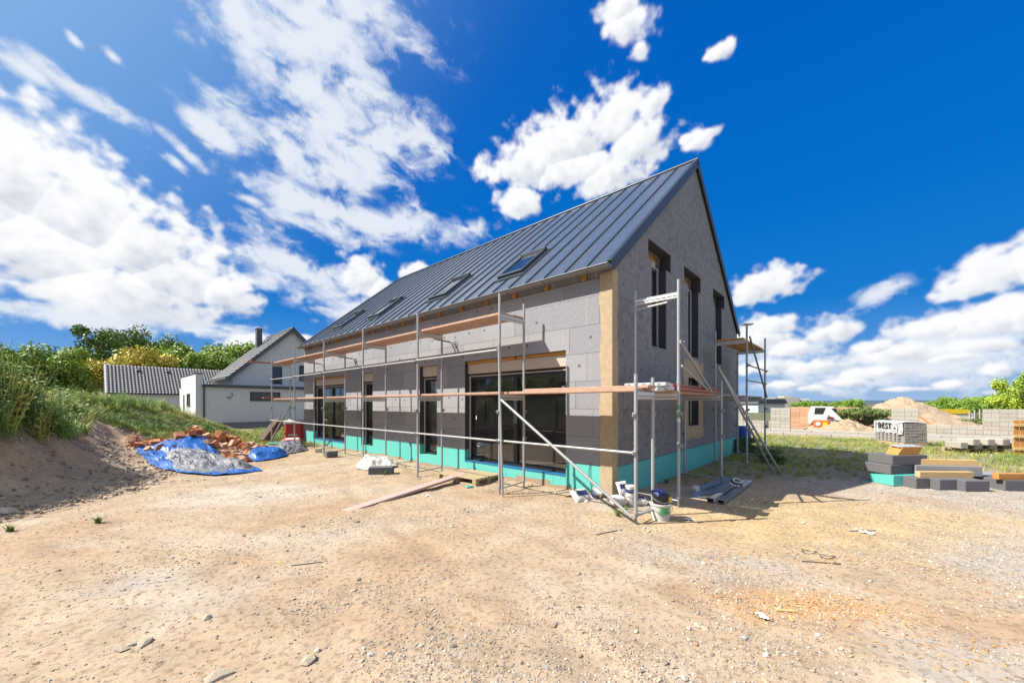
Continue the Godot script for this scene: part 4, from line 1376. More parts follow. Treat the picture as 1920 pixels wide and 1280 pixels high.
func block_wall(called: String, label: String, x: Transform3D, length: float, heights: Array, mats: Array, bl := 0.5, bh := 0.2) -> void:
	# heights: number of courses for each block column
	var t := thing(called, label, "wall", x)
	var full := MB.new()
	full.box(Vector3(0.004, 0.004, -0.12), Vector3(bl - 0.004, bh - 0.004, 0.12), 0.008)
	var fm := full.done()
	var half := MB.new()
	half.box(Vector3(0.004, 0.004, -0.12), Vector3(bl / 2 - 0.004, bh - 0.004, 0.12), 0.008)
	var hm := half.done()
	var core := MB.new()
	var n := int(length / bl)
	for i in n:
		var k: int = heights[mini(i * heights.size() / n, heights.size() - 1)]
		core.box(Vector3(i * bl, -0.1, -0.105), Vector3((i + 1) * bl, k * bh - 0.01, 0.105))
		for r in k:
			var m: Material = mats[rng.randi() % mats.size()]
			if r % 2 == 0:
				part("block", fm, m, t, at(Vector3(i * bl, r * bh, rng.randf_range(-0.004, 0.004))))
			else:
				part("block", hm, m, t, at(Vector3(i * bl, r * bh, rng.randf_range(-0.004, 0.004))))
				part("block", hm, m, t, at(Vector3(i * bl + bl / 2, r * bh, rng.randf_range(-0.004, 0.004))))
	part("mortar", core.done(), M.concrete, t)

func walls() -> void:
	rng.seed = 33
	var c := [M.concrete, M.concrete2, M.concrete_pale]
	block_wall("block_wall", "pale concrete block wall beside the street lamp, with a broken gap", hf * at(Vector3(7.6, 0, 22.75), PI), 7.5, [7, 7, 7, 7, 7, 7, 7, 7, 7, 7, 3, 3, 3, 7, 7], c)
	block_wall("brick_wall", "orange brick wall standing behind the concrete block wall", hf * at(Vector3(0.5, 0, 26.5), PI), 3.5, [9], [M.brickwall, M.brick_pale], 0.5, 0.16)
	block_wall("low_block_wall", "knee-high pale concrete block wall in front of the sand heap", hf * at(Vector3(-4.4, 0, 22.75), PI), 3.0, [3], c)
	block_wall("tall_block_wall", "chest-high pale concrete block wall behind the kerbstone pallet", hf * at(Vector3(-7.4, 0, 22.75), PI), 8.0, [7], c)
	block_wall("block_pier", "short pale block pier standing against the sand heap", hf * at(Vector3(-4.30, 0, 23.1), PI), 1.0, [7], [M.concrete_pale])
	# timber railing on top of the tall wall
	var t := thing("timber_trestle", "grey timber trestle rail above the tall block wall", "trestle", hf * at(Vector3(-9.6, 0, 24.2), PI))
	for i in 4:
		var m := MB.new()
		m.box(Vector3(i * 0.7, 0, -0.05), Vector3(i * 0.7 + 0.09, 1.86, 0.05), 0.01)
		part("post", m.done(), M.plank_grey, t)
	for y in [1.5, 1.75]:
		var m := MB.new()
		m.box(Vector3(-0.3, y, 0.051), Vector3(2.9, y + 0.07, 0.09), 0.01)
		part("rail", m.done(), M.plank_grey, t)
	# street lamp
	var lp := on(14.6, 24.0)
	var s := thing("street_lamp", "slim grey street lamp with a flat head rising behind the gable scaffold", "lamp post", at(lp))
	var m := MB.new()
	m.tube(Vector3(0, -0.05, 0), Vector3(0, 1.6, 0), 0.10, 0.085, 12)
	m.tube(Vector3(0, 1.6, 0), Vector3(0, 6.55, 0), 0.05, 0.035, 12)
	part("pole", m.done(), M.alu, s)
	m = MB.new()
	m.box(Vector3(-0.32, 6.55, -0.15), Vector3(0.36, 6.64, 0.15), 0.03)
	m.box(Vector3(-0.1, 6.50, -0.05), Vector3(0.1, 6.56, 0.05), 0.02)
	part("lamp_head", m.done(), M.steel_dark, s)

# a tree: trunk with limbs, crown of leaf faces gathered in clumps round the limb ends
func tree_meshes(sd: int, h: float, spread: float, leaves: int, size: float, ca: Color, cb: Color, low := 0.25) -> Array:
	var r := RandomNumberGenerator.new()
	r.seed = sd
	var tm := MB.new()
	var cm := MB.new()
	cm.tinted = true
	var ends := []
	var p := Vector3.ZERO
	var top := Vector3(r.randf_range(-0.4, 0.4), h * 0.72, r.randf_range(-0.4, 0.4))
	tm.tube(Vector3(0, -0.3, 0), top * 0.45, h * 0.028, h * 0.02, 8, false)
	tm.tube(top * 0.45, top, h * 0.02, h * 0.006, 7, false)
	for i in 11:
		var k := lerpf(low, 1.0, (i + r.randf()) / 11.0)
		var base := top * k
		var a := i * 2.4 + r.randf() * 0.8
		var reach := spread * (0.55 + 0.5 * sin(PI * clampf(k * 0.85 + 0.1, 0, 1))) * r.randf_range(0.75, 1.1)
		var tip := base + Vector3(cos(a) * reach, reach * r.randf_range(0.25, 0.75), sin(a) * reach)
		tip.y = minf(tip.y, h * 0.93)
		tm.tube(base, tip, h * 0.010 * (1.3 - k * 0.5), h * 0.003, 5, false)
		ends.append([tip, r.randf_range(0.75, 1.15)])
		for q in 3:
			var b := base.lerp(tip, r.randf_range(0.35, 0.85))
			var e := b + Vector3(r.randf_range(-1, 1), r.randf_range(-0.1, 0.9), r.randf_range(-1, 1)) * spread * 0.42
			tm.tube(b, e, h * 0.005, h * 0.002, 4, false)
			ends.append([e, r.randf_range(0.5, 0.95)])
	ends.append([top + Vector3(0, h * 0.2, 0), 0.9])
	ends.append([top + Vector3(spread * 0.2, h * 0.1, 0.1), 0.9])
	var per := leaves / ends.size()
	for e in ends:
		var rad: float = spread * 0.34 * e[1]
		var tone := r.randf()
		for i in per:
			var d := Vector3(r.randfn(), r.randfn() * 0.75, r.randfn())
			d = d.normalized() * rad * pow(r.randf(), 0.45)
			var c: Vector3 = e[0] + d
			var nn := (d.normalized() * 0.6 + Vector3(r.randfn(), r.randfn() + 0.7, r.randfn()) * 0.6).normalized()
			var s := size * r.randf_range(0.55, 1.2)
			var ax := nn.cross(Vector3(r.randfn(), r.randfn(), r.randfn())).normalized() * s
			var ay := nn.cross(ax.normalized()) * s * 0.55
			cm.col = ca.lerp(cb, clampf(tone * 0.6 + r.randf() * 0.5, 0, 1)) * r.randf_range(0.75, 1.2)
			cm.col.a = 1.0
			cm.tri(c - ax, c - ay, c + ax)
			cm.tri(c - ax, c + ax, c + ay)
	return [tm.done(), cm.done()]

func trees() -> void:
	var kinds := {
		"dark": tree_meshes(1, 11.0, 4.2, 16000, 0.19, Color(0.0673, 0.1291, 0.0203), Color(0.1796, 0.2806, 0.0449)),
		"bright": tree_meshes(2, 9.0, 3.8, 16000, 0.18, Color(0.1908, 0.3143, 0.0224), Color(0.4265, 0.5388, 0.0505)),
		"yellow": tree_meshes(3, 7.0, 3.2, 13000, 0.17, Color(0.4041, 0.3592, 0.0337), Color(0.651, 0.5388, 0.0786)),
		"olive": tree_meshes(4, 8.0, 3.6, 16000, 0.18, Color(0.1347, 0.2245, 0.0224), Color(0.3255, 0.4377, 0.0561)),
		"low": tree_meshes(5, 4.2, 2.6, 9000, 0.14, Color(0.1122, 0.2245, 0.0224), Color(0.2806, 0.4377, 0.0505), 0.1),
	}
	var words := {"dark": "tall dark green tree", "bright": "bright yellow-green tree", "yellow": "golden yellowing tree", "olive": "mid green rounded tree", "low": "low bushy green tree"}
	# px of the crown's middle, py of its top, distance, kind, what sets it apart
	for t in [
		[60, 640, 34, "olive", "growing behind the weedy end of the soil bank"], [-30, 660, 32, "dark", "at the far end of the weedy soil bank"],
		[200, 611, 46, "dark", "standing highest behind the tiled roof"], [130, 650, 38, "bright", "between the weeds and the tiled roof"],
		[255, 648, 40, "yellow", "above the middle of the long tiled roof"], [300, 634, 54, "dark", "half hidden behind the golden tree"],
		[345, 638, 52, "bright", "above the long tiled roof near the white house"], [395, 640, 55, "olive", "behind the grey tiled slope of the white house"], [440, 638, 57, "bright", "rising right behind the white house roof"], [320, 655, 44, "olive", "low behind the ridge of the tiled roof"], [418, 650, 50, "olive", "tucked behind the eave of the white house"],
		[1915, 702, 30, "bright", "with loose branches above the tall block wall"], [1990, 690, 27, "olive", "with spreading branches past the tall block wall"],
		]:
		var ms: Array = kinds[t[3]]
		var x: float = (t[0] - 960.0) / FOCAL * t[2]
		var h: float = EYE + (HORIZON - t[1]) / FOCAL * t[2]
		var s: float = h / [11.0 * 0.99, 9.0, 7.0, 8.0, 4.2][["dark", "bright", "yellow", "olive", "low"].find(t[3])] * 0.97
		tree(ms, "%s %s" % [words[t[3]], t[4]], Vector3(x, ground_y(x, t[2]) - 0.1, -t[2]), s, "trees beyond the building plots")
	# trees on the bank beside the yard that the panes mirror
	for t in [[-24, 4, "dark", 1.0], [-29, -3, "olive", 1.2], [-22, -9, "bright", 0.95], [-30, 10, "bright", 1.0], [-26, -16, "dark", 1.1], [-33, 3, "dark", 1.1], [-36, -10, "olive", 1.2]]:
		tree(kinds[t[2]], words[t[2]] + " on the soil bank beside the yard", on(t[0], t[1], -0.1), t[3], "trees on the bank beside the yard")
	# belt of low trees along the far edge of the plots
	rng.seed = 5
	var belt := []
	for i in 9:
		belt.append([1735 + i * 24 + rng.randf_range(-5, 5), 752 - i * 1.6 + rng.randf_range(-4, 3), rng.randf_range(42, 56)])
	for i in 5:
		belt.append([1495 + i * 24 + rng.randf_range(-6, 6), 753 + rng.randf_range(-3, 3), rng.randf_range(75, 100)])
	belt.append([1600, 749, 60])
	for t in belt:
		var x: float = (t[0] - 960.0) / FOCAL * t[2]
		var h: float = EYE + (HORIZON - t[1]) / FOCAL * t[2]
		tree(kinds["low"], "low bushy green tree in the belt along the far edge of the plots" if t[0] > 1700 else "low bushy green tree on the open horizon beyond the brick wall", Vector3(x, -0.1, -t[2]), h / 4.1, "low trees far beyond the walls")

func tree(ms: Array, label: String, p: Vector3, s: float, group: String) -> void:
	var o := thing("tree", label, "tree", Transform3D(Basis.from_euler(Vector3(0, p.x * 7.3, 0)).scaled(Vector3.ONE * s), p), group)
	part("trunk", ms[0], M.bark, o)
	part("crown", ms[1], M.leaf, o)

# ---------------------------------------------------------------- things in the yard
func sheet(fn: Callable, ns: int, nt: int) -> ArrayMesh:    # smooth surface through fn(s, t)
	var v := PackedVector3Array()
	for j in nt + 1:
		for i in ns + 1:
			v.append(fn.call(float(i) / ns, float(j) / nt))
	var nor := PackedVector3Array()
	var ids := PackedInt32Array()
	var w := ns + 1
	for j in nt + 1:
		for i in ns + 1:
			var a := v[j * w + mini(i + 1, ns)] - v[j * w + maxi(i - 1, 0)]
			var b := v[mini(j + 1, nt) * w + i] - v[maxi(j - 1, 0) * w + i]
			var n := b.cross(a).normalized()
			nor.append(n if n.y >= 0.0 else -n)
			if i < ns and j < nt:
				var k := j * w + i
				var up := (v[k + w] - v[k]).cross(v[k + 1] - v[k]).y
				if up >= 0.0:
					ids.append_array([k, k + 1, k + w, k + 1, k + w + 1, k + w])
				else:
					ids.append_array([k, k + w, k + 1, k + 1, k + w, k + w + 1])
	var a := []
	a.resize(Mesh.ARRAY_MAX)
	a[Mesh.ARRAY_VERTEX] = v
	a[Mesh.ARRAY_NORMAL] = nor
	a[Mesh.ARRAY_INDEX] = ids
	var m := ArrayMesh.new()
	m.add_surface_from_arrays(Mesh.PRIMITIVE_TRIANGLES, a)
	return m

func folds(x: float, d: float, k: float) -> float:
	var a := 1.0 - absf(n3.get_noise_2d(x * 1.5 + 5.0, d * 2.0)) * 2.4
	var b := n3.get_noise_2d(x * 7.0, d * 7.0 + 31.0)
	return k * (maxf(a, 0.0) * 0.075 + 0.022 * b)

func along(pts: Array, t: float) -> Vector3:
	var k := t * (pts.size() - 1)
	var i := mini(int(k), pts.size() - 2)
	return (pts[i] as Vector3).lerp(pts[i + 1], k - i)

# cloth lying over the ground between two edge lines given by photo points
func cloth(lower: Array, upper: Array, lift: float, fold: float, ns := 60, nt := 30, s0 := 0.0, s1 := 1.0, t0 := 0.0, t1 := 1.0) -> ArrayMesh:
	var lo := lower.map(func(p): return spot(p.x, p.y))
	var hi := upper.map(func(p): return spot(p.x, p.y))
	var fn := func(s: float, t: float) -> Vector3:
		s = lerpf(s0, s1, s)
		t = lerpf(t0, t1, t)
		var p := along(lo, s).lerp(along(hi, s), t)
		var edge := minf(1.0, 5.0 * minf(minf(s, 1.0 - s), minf(t, 1.0 - t)))
		p.x += 0.05 * n3.get_noise_2d(p.z * 6.0, p.x * 6.0)
		p.y = ground_y(p.x, -p.z) + 0.012 + edge * (lift * sin(PI * clampf(t, 0, 1)) + 0.02) + folds(p.x, -p.z, fold) * (0.35 + 0.65 * edge)
		return p
	return sheet(fn, ns, nt)

func rock_mesh(sd: int, flat := 0.6) -> ArrayMesh:
	var r := RandomNumberGenerator.new()
	r.seed = sd
	var t := (1.0 + sqrt(5.0)) / 2.0
	var p := [Vector3(-1, t, 0), Vector3(1, t, 0), Vector3(-1, -t, 0), Vector3(1, -t, 0), Vector3(0, -1, t), Vector3(0, 1, t), Vector3(0, -1, -t), Vector3(0, 1, -t), Vector3(t, 0, -1), Vector3(t, 0, 1), Vector3(-t, 0, -1), Vector3(-t, 0, 1)]
	for i in 12:
		p[i] = p[i].normalized() * r.randf_range(0.65, 1.2) * Vector3(1.0, flat, 0.78)
	var m := MB.new()
	for f in [[0, 11, 5], [0, 5, 1], [0, 1, 7], [0, 7, 10], [0, 10, 11], [1, 5, 9], [5, 11, 4], [11, 10, 2], [10, 7, 6], [7, 1, 8], [3, 9, 4], [3, 4, 2], [3, 2, 6], [3, 6, 8], [3, 8, 9], [4, 9, 5], [2, 4, 11], [6, 2, 10], [8, 6, 7], [9, 8, 1]]:
		m.tri_to(p[f[0]], p[f[1]], p[f[2]], p[f[0]] + p[f[1]] + p[f[2]])
	return m.done()

func pallet(label: String, x: Transform3D, mat: Material, group := "") -> Node3D:
	var t := thing("wooden_pallet", label, "pallet", x, group)
	var sm := MB.new()
	sm.box(Vector3(0, 0, 0), Vector3(1.2, 0.022, 0.1), 0.003)
	var slat := sm.done()
	for i in 7:
		part("slat", slat, mat, t, at(Vector3(0, 0.122, 0.0 + i * 0.116)))
	for i in 3:
		part("slat", slat, mat, t, at(Vector3(0, 0.0, 0.0 + i * 0.348)))
	var bm := MB.new()
	bm.box(Vector3(0, 0.023, 0), Vector3(0.1, 0.1, 0.1), 0.004)
	var block := bm.done()
	for i in 3:
		for k in 3:
			part("block", block, mat, t, at(Vector3([0.0, 0.55, 1.1][i], 0, 0.348 * k)))
	var cm := MB.new()
	cm.box(Vector3(0, 0.101, 0), Vector3(0.1, 0.121, 0.796), 0.003)
	for i in 3:
		part("cross_slat", cm.done(), mat, t, at(Vector3([0.0, 0.55, 1.1][i], 0, 0)))
	return t

func pail(label: String, p: Vector3, r: float, h: float, m: Material, band: Material, x := Basis()) -> Node3D:
	var t := thing("plastic_pail", label, "pail", Transform3D(x, p))
	var b := MB.new()
	b.lathe([Vector2(0, 0), Vector2(r * 0.86, 0), Vector2(r * 0.97, h * 0.9), Vector2(r * 1.06, h * 0.9), Vector2(r * 1.06, h), Vector2(r * 0.95, h), Vector2(r * 0.93, h * 0.97), Vector2(0, h * 0.97)], 20)
	part("body", b.done(), m, t)
	if band:
		b = MB.new()
		b.lathe([Vector2(r * 0.90, h * 0.28), Vector2(r * 0.962, h * 0.28), Vector2(r * 0.985, h * 0.66), Vector2(r * 0.90, h * 0.66)], 20)
		part("label_band", b.done(), band, t)
	b = MB.new()
	var pts := []
	for i in 9:
		pts.append(Vector3(cos(PI * i / 8.0) * r * 1.08, h * 0.86 - sin(PI * i / 8.0) * h * 0.35, r * 0.35 * sin(PI * i / 8.0) + r * 0.9 * sin(PI * i / 8.0)))
	b.path(pts, 0.004, 5)
	part("handle", b.done(), M.steel_dark, t)
	return t

func sack(label: String, x: Transform3D, size: Vector3, m: Material, band: Material) -> void:
	var t := thing("paper_sack", label, "sack", x)
	var fn := func(top: float) -> Callable:
		return func(s: float, u: float) -> Vector3:
			var a := s * 2.0 - 1.0
			var b := u * 2.0 - 1.0
			var puff := pow(maxf(0.0, (1.0 - pow(absf(a), 4.0)) * (1.0 - pow(absf(b), 4.0))), 0.5)
			return Vector3(a * size.x / 2, size.y * (0.5 + top * 0.5 * puff) + 0.012 * n3.get_noise_2d(a * 9.0 + top, b * 9.0 + size.x * 30.0), b * size.z / 2)
	part("body", sheet(fn.call(1.0), 18, 14), m, t)
	part("underside", sheet(fn.call(-1.0), 12, 10), m, t)
	if band:
		var bf := func(s: float, u: float) -> Vector3:
			var p: Vector3 = fn.call(1.0).call(0.2 + s * 0.6, 0.25 + u * 0.35)
			return p + Vector3.UP * 0.004
		part("print", sheet(bf, 12, 6), band, t)

func yard() -> void:
	rng.seed = 50
	# --- tarpaulins over the rubble
	var t := thing("blue_tarpaulin", "crumpled blue tarpaulin with a grey underside folded over, spread below the broken bricks", "tarpaulin")
	var lo := [Vector2(256, 860), Vector2(300, 880), Vector2(345, 889), Vector2(400, 893), Vector2(450, 889), Vector2(492, 883)]
	var hi := [Vector2(258, 857), Vector2(290, 855), Vector2(330, 849), Vector2(380, 848), Vector2(425, 862), Vector2(486, 880)]
	part("sheet", cloth(lo, hi, 0.05, 1.5, 90, 40), M.tarp_blue, t)
	var lo2 := [Vector2(318, 880), Vector2(342, 887), Vector2(385, 891), Vector2(420, 890), Vector2(452, 887), Vector2(484, 883)]
	var hi2 := [Vector2(285, 862), Vector2(312, 857), Vector2(350, 854), Vector2(388, 856), Vector2(428, 867), Vector2(478, 878)]
	part("folded_flap", cloth(lo2, hi2, 0.09, 2.0, 90, 44), M.tarp_grey, t)
	var t2 := thing("small_blue_tarpaulin", "small crumpled blue tarpaulin lying past the end of the brick rubble", "tarpaulin")
	part("sheet", cloth([Vector2(456, 862), Vector2(480, 866), Vector2(510, 862), Vector2(540, 856)], [Vector2(462, 850), Vector2(485, 845), Vector2(512, 846), Vector2(538, 848)], 0.16, 1.3, 50, 26), M.tarp_blue, t2)
	var t3 := thing("grey_tarpaulin", "grey crumpled sheet heaped at the far corner of the house", "tarpaulin")
	part("sheet", cloth([Vector2(512, 850), Vector2(530, 853), Vector2(552, 850), Vector2(576, 845)], [Vector2(518, 838), Vector2(540, 835), Vector2(556, 834), Vector2(572, 837)], 0.17, 1.5, 50, 26), M.tarp_grey, t3)
	# --- broken bricks
	var whole := MB.new()
	whole.box(Vector3(-0.125, -0.115, -0.06), Vector3(0.125, 0.115, 0.06), 0.004)
	for i in 7:
		whole.box(Vector3(-0.115 + i * 0.034, -0.112, 0.0605), Vector3(-0.098 + i * 0.034, 0.112, 0.07), 0.0)
	var halfb := MB.new()
	halfb.prism(PackedVector2Array([Vector2(-0.12, -0.11), Vector2(0.02, -0.115), Vector2(0.06, -0.03), Vector2(0.03, 0.04), Vector2(0.08, 0.115), Vector2(-0.12, 0.115)]), -0.06, 0.06)
	for i in 3:
		halfb.box(Vector3(-0.11 + i * 0.045, -0.108, 0.0605), Vector3(-0.085 + i * 0.045, 0.1, 0.07), 0.0)
	var shard := MB.new()
	shard.prism(PackedVector2Array([Vector2(-0.12, -0.06), Vector2(0.05, -0.08), Vector2(0.12, 0.02), Vector2(-0.02, 0.09), Vector2(-0.1, 0.05)]), -0.018, 0.018)
	var meshes := [whole.done(), halfb.done(), shard.done()]
	var names := ["hollow_brick", "broken_brick", "brick_shard"]
	var labels := ["whole ribbed orange hollow brick in the rubble heap by the tarpaulin", "broken half of an orange hollow brick in the rubble heap", "thin shard of orange brick in the rubble heap"]
	for i in 120:
		var x := 0.0
		var d := 0.0
		if i < 92:
			var a := rng.randf() * TAU
			var r := sqrt(rng.randf())
			x = -10.5 + cos(a) * r * 2.25
			d = 12.75 + sin(a) * r * 1.25
		else:
			var q := spot(rng.randf_range(420, 472), rng.randf_range(848, 868))
			x = q.x
			d = -q.z
		var k := rng.randi() % 3
		if i < 40:
			k = rng.randi() % 2
		var heap := 0.30 * exp(-pow(Vector2((x + 10.5) / 1.5, (d - 12.8) / 0.8).length(), 2.0))
		var tilt := Basis.from_euler(Vector3(rng.randf_range(-1.6, 1.6), rng.randf() * TAU, rng.randf_range(-0.5, 0.5)))
		solo(names[k], meshes[k], M.brick if rng.randf() < 0.65 else M.brick_pale, labels[k], "brick", Transform3D(tilt, on(x, d, 0.045 + heap * rng.randf())), "broken bricks in the rubble heap")
	solo("hollow_brick", meshes[0], M.brick_pale, "orange hollow brick standing on end on top of the rubble heap", "brick", Transform3D(Basis.from_euler(Vector3(0.1, 0.4, 1.45)), on(-10.9, 13.3, 0.42)))
	pallet("pale pallet lying behind the brick rubble", at(spot(410, 838) + Vector3(0, 0.05, 0), 0.25, 0.25), M.pallet)
	# --- at the far corner of the house
	var rb := spot(553, 831)
	var bag := thing("red_bulk_bag", "big red woven bulk bag with a white rim at the far corner of the house", "bag", at(rb, 0.3))
	var bm := MB.new()
	bm.box(Vector3(-0.34, 0, -0.3), Vector3(0.34, 0.86, 0.3), 0.07)
	part("body", bm.done(), M.red, bag)
	bm = MB.new()
	bm.box(Vector3(-0.36, 0.80, -0.32), Vector3(0.36, 1.0, -0.20), 0.05)
	bm.box(Vector3(-0.36, 0.82, 0.2), Vector3(0.30, 0.98, 0.32), 0.05)
	bm.box(Vector3(-0.37, 0.78, -0.25), Vector3(-0.27, 0.97, 0.25), 0.04)
	part("rim", bm.done(), M.sheet_white, bag)
	bm = MB.new()
	bm.box(Vector3(-0.2, 0.35, 0.302), Vector3(0.16, 0.40, 0.306), 0.0)
	bm.box(Vector3(-0.12, 0.24, 0.302), Vector3(0.10, 0.28, 0.306), 0.0)
	part("print", bm.done(), M.sheet_white, bag)
	sack("red and white sack slumped before the red bulk bag", at(spot(548, 838), 0.5, 0.35), Vector3(0.75, 0.34, 0.5), M.red, M.sheet_white)
	var wb := thing("wheelbarrow", "old brown wheelbarrow tipped up beside the far scaffold leg", "wheelbarrow", at(spot(516, 829), 0.9, 0.0, 0.95))
	bm = MB.new()
	bm.prism(PackedVector2Array([Vector2(-0.05, 0.28), Vector2(0.62, 0.28), Vector2(0.85, 0.55), Vector2(-0.2, 0.55), Vector2(-0.2, 0.52), Vector2(-0.05, 0.31)]), -0.28, 0.28)
	part("tray", bm.done(), M.bark, wb)
	bm = MB.new()
	bm.tube(Vector3(-0.3, 0.18, -0.05), Vector3(-0.3, 0.18, 0.05), 0.18, -1, 16)
	part("wheel", bm.done(), M.black, wb)
	for s in [-0.2, 0.2]:
		bm = MB.new()
		bm.path([Vector3(-0.3, 0.18, s * 0.3), Vector3(0.1, 0.24, s), Vector3(1.15, 0.45, s * 1.3)], 0.018)
		bm.path([Vector3(0.5, 0.3, s), Vector3(0.62, 0.02, s)], 0.016)
		part("handle", bm.done(), M.plank_grey, wb)
	bm = MB.new()
	bm.box(Vector3(-0.25, 0, -0.2), Vector3(0.25, 0.08, 0.2), 0.01)
	solo("plinth_offcut", bm.done(), M.xps2, "teal foam offcut lying near the wheelbarrow", "foam offcut", at(spot(518, 833), 0.4))
	# --- along the facade
	bm = MB.new()
	bm.box(Vector3(-0.16, 0, -0.12), Vector3(0.16, 0.19, 0.12), 0.006)
	solo("foam_block", bm.done(), M.eps_dark, "small dark grey foam block on gravel by a scaffold leg", "foam block", at(spot(621, 857), 0.7), "foam blocks by the facade")
	bm = MB.new()
	bm.box(Vector3(-0.1, 0, -0.08), Vector3(0.1, 0.14, 0.08), 0.01)
	solo("aerated_block", bm.done(), M.board_beige, "small beige block by the far scaffold legs", "block", at(spot(597, 848), 0.3))
	bm = MB.new()
	bm.box(Vector3(-0.27, 0, -0.13), Vector3(0.27, 0.17, 0.13), 0.006)
	solo("foam_block", bm.done(), M.eps_dark, "long dark grey foam block in front of the white sacks", "foam block", at(spot(715, 888), 0.12), "foam blocks by the facade")
	var ws := thing("white_sacks", "crumpled white woven sacks heaped at the plinth", "sacks")
	part("sheet", cloth([Vector2(667, 879), Vector2(690, 882), Vector2(715, 881), Vector2(745, 876)], [Vector2(676, 868), Vector2(695, 866), Vector2(715, 865), Vector2(742, 869)], 0.13, 1.6, 50, 26), M.sheet_white, ws)
	bm = MB.new()
	var ra := spot(690, 872) + Vector3(0, 0.24, 0)
	bm.path([ra, ra + Vector3(0.5, 0.03, 0.1), spot(790, 884) + Vector3(0, 0.03, 0)], 0.008)
	solo("steel_rod", bm.done(), M.steel_dark, "thin bent steel rod lying over the white sacks", "rod")
	pallet("weathered pallet lying flat below the wide sliding door", hf * at(Vector3(2.55, 0.0, -0.82), 0.06), M.pallet)
	var pa := spot(648, 957)
	var pb := hf * Vector3(3.25, 0.15, -0.55)
	var ln := pb - pa
	var pm := MB.new()
	pm.box(Vector3(0, 0, -0.10), Vector3(ln.length(), 0.048, 0.10), 0.005)
	solo("pink_plank", pm.done(), M.plank_pink, "long pinkish plank sloping from the yard up onto the pallet", "plank", Transform3D(Basis(ln.normalized(), ln.normalized().cross(Vector3(ln.z, 0, -ln.x).normalized()) * -1.0, Vector3(-ln.z, 0, ln.x).normalized()), pa + Vector3(0, 0.005, 0)))
	bm = MB.new()
	bm.box(Vector3(-0.07, 0, -0.04), Vector3(0.07, 0.04, 0.04), 0.01)
	solo("foam_scrap", bm.done(), M.xps, "small teal foam scrap in front of the pallet", "foam scrap", at(spot(880, 914), 0.6))
	# --- pails and sacks round the near corner
	sack("white paper sack with blue print slumped against the teal plinth", at(spot(1086, 936) + Vector3(0, 0.02, 0), 0.55, 0.75), Vector3(0.36, 0.13, 0.27), M.white_dirty, M.navy)
	pail("small white pail with blue label leaning beside the paper sack", spot(1113, 934) + Vector3(0, 0.02, 0), 0.085, 0.15, M.white, M.navy, Basis.from_euler(Vector3(0.5, 0.3, -0.2)))
	sack("plain white sack on the ground at the corner pier", at(spot(1157, 947), 0.3, 0.2), Vector3(0.27, 0.16, 0.2), M.white_dirty, null)
	pail("white pail standing lower in the pair of stacked pails", spot(1184, 947), 0.10, 0.17, M.white_dirty, null)
	pail("white pail with blue label stacked on another pail", spot(1184, 947) + Vector3(-0.01, 0.172, 0), 0.085, 0.15, M.white, M.navy)
	sack("white sack with blue edge leaning behind the stacked pails", at(spot(1166, 940) + Vector3(0, 0.22, 0), 0.5, 1.1, 0.2), Vector3(0.2, 0.06, 0.22), M.white, M.navy)
	sack("small white sack with blue label lying by the scaffold post", at(spot(1202, 946), -0.2, 0.3), Vector3(0.18, 0.13, 0.16), M.white, M.navy)
	var big := pail("big scuffed white bucket with green print holding a black pail", spot(1239, 973), 0.142, 0.235, M.white_dirty, null)
	big.name = "big_bucket"
	for q in [[-0.9, 0.10, 0.10, 0.05], [-0.62, 0.11, 0.12, 0.03], [-0.75, 0.16, 0.16, 0.03]]:
		bm = MB.new()
		for i in 6:
			var a0: float = q[0] + PI + (i / 6.0) * 0.9 + 0.35
			var a1: float = q[0] + PI + ((i + 1) / 6.0) * 0.9 + 0.35
			var r := 0.1405
			bm.quad_to(Vector3(sin(a0 - PI) * r, q[1], cos(a0 - PI) * r), Vector3(sin(a1 - PI) * r, q[1], cos(a1 - PI) * r), Vector3(sin(a1 - PI) * r, q[1] + q[3], cos(a1 - PI) * r), Vector3(sin(a0 - PI) * r, q[1] + q[3], cos(a0 - PI) * r), Vector3(sin(a0 - PI), 0, cos(a0 - PI)))
		part("print", bm.done(), M.green, big)
	var inner := pail("black pail with yellow label sitting inside the big white bucket", spot(1239, 973) + Vector3(0, 0.16, 0), 0.118, 0.20, M.black, null)
	bm = MB.new()
	bm.box(Vector3(0.02, 0.10, 0.108), Vector3(0.085, 0.17, 0.118), 0.0, Transform3D(Basis.from_euler(Vector3(0, 0.5, 0)), Vector3(0.005, 0, 0.004)))
	part("label", bm.done(), M.yellow, inner)
	sack("dark blue rag stuffed into the black pail", at(spot(1239, 973) + Vector3(-0.03, 0.33, 0), 0.4, 0.25), Vector3(0.18, 0.09, 0.16), M.navy, null)
	# --- metal profiles
	var prof := MB.new()
	prof.box(Vector3(0, 0, -0.05), Vector3(2.2, 0.003, 0.05))
	prof.box(Vector3(0, 0.003, -0.05), Vector3(2.2, 0.05, -0.047))
	prof.box(Vector3(0, 0.003, 0.047), Vector3(2.2, 0.05, 0.05))
	prof.box(Vector3(0, 0.05, -0.05), Vector3(2.2, 0.053, 0.05))
	var wide := MB.new()
	wide.box(Vector3(0, 0, -0.11), Vector3(1.9, 0.004, 0.11))
	wide.box(Vector3(0, 0.004, -0.11), Vector3(1.9, 0.045, -0.107))
	wide.box(Vector3(0, 0.004, 0.107), Vector3(1.9, 0.03, 0.11))
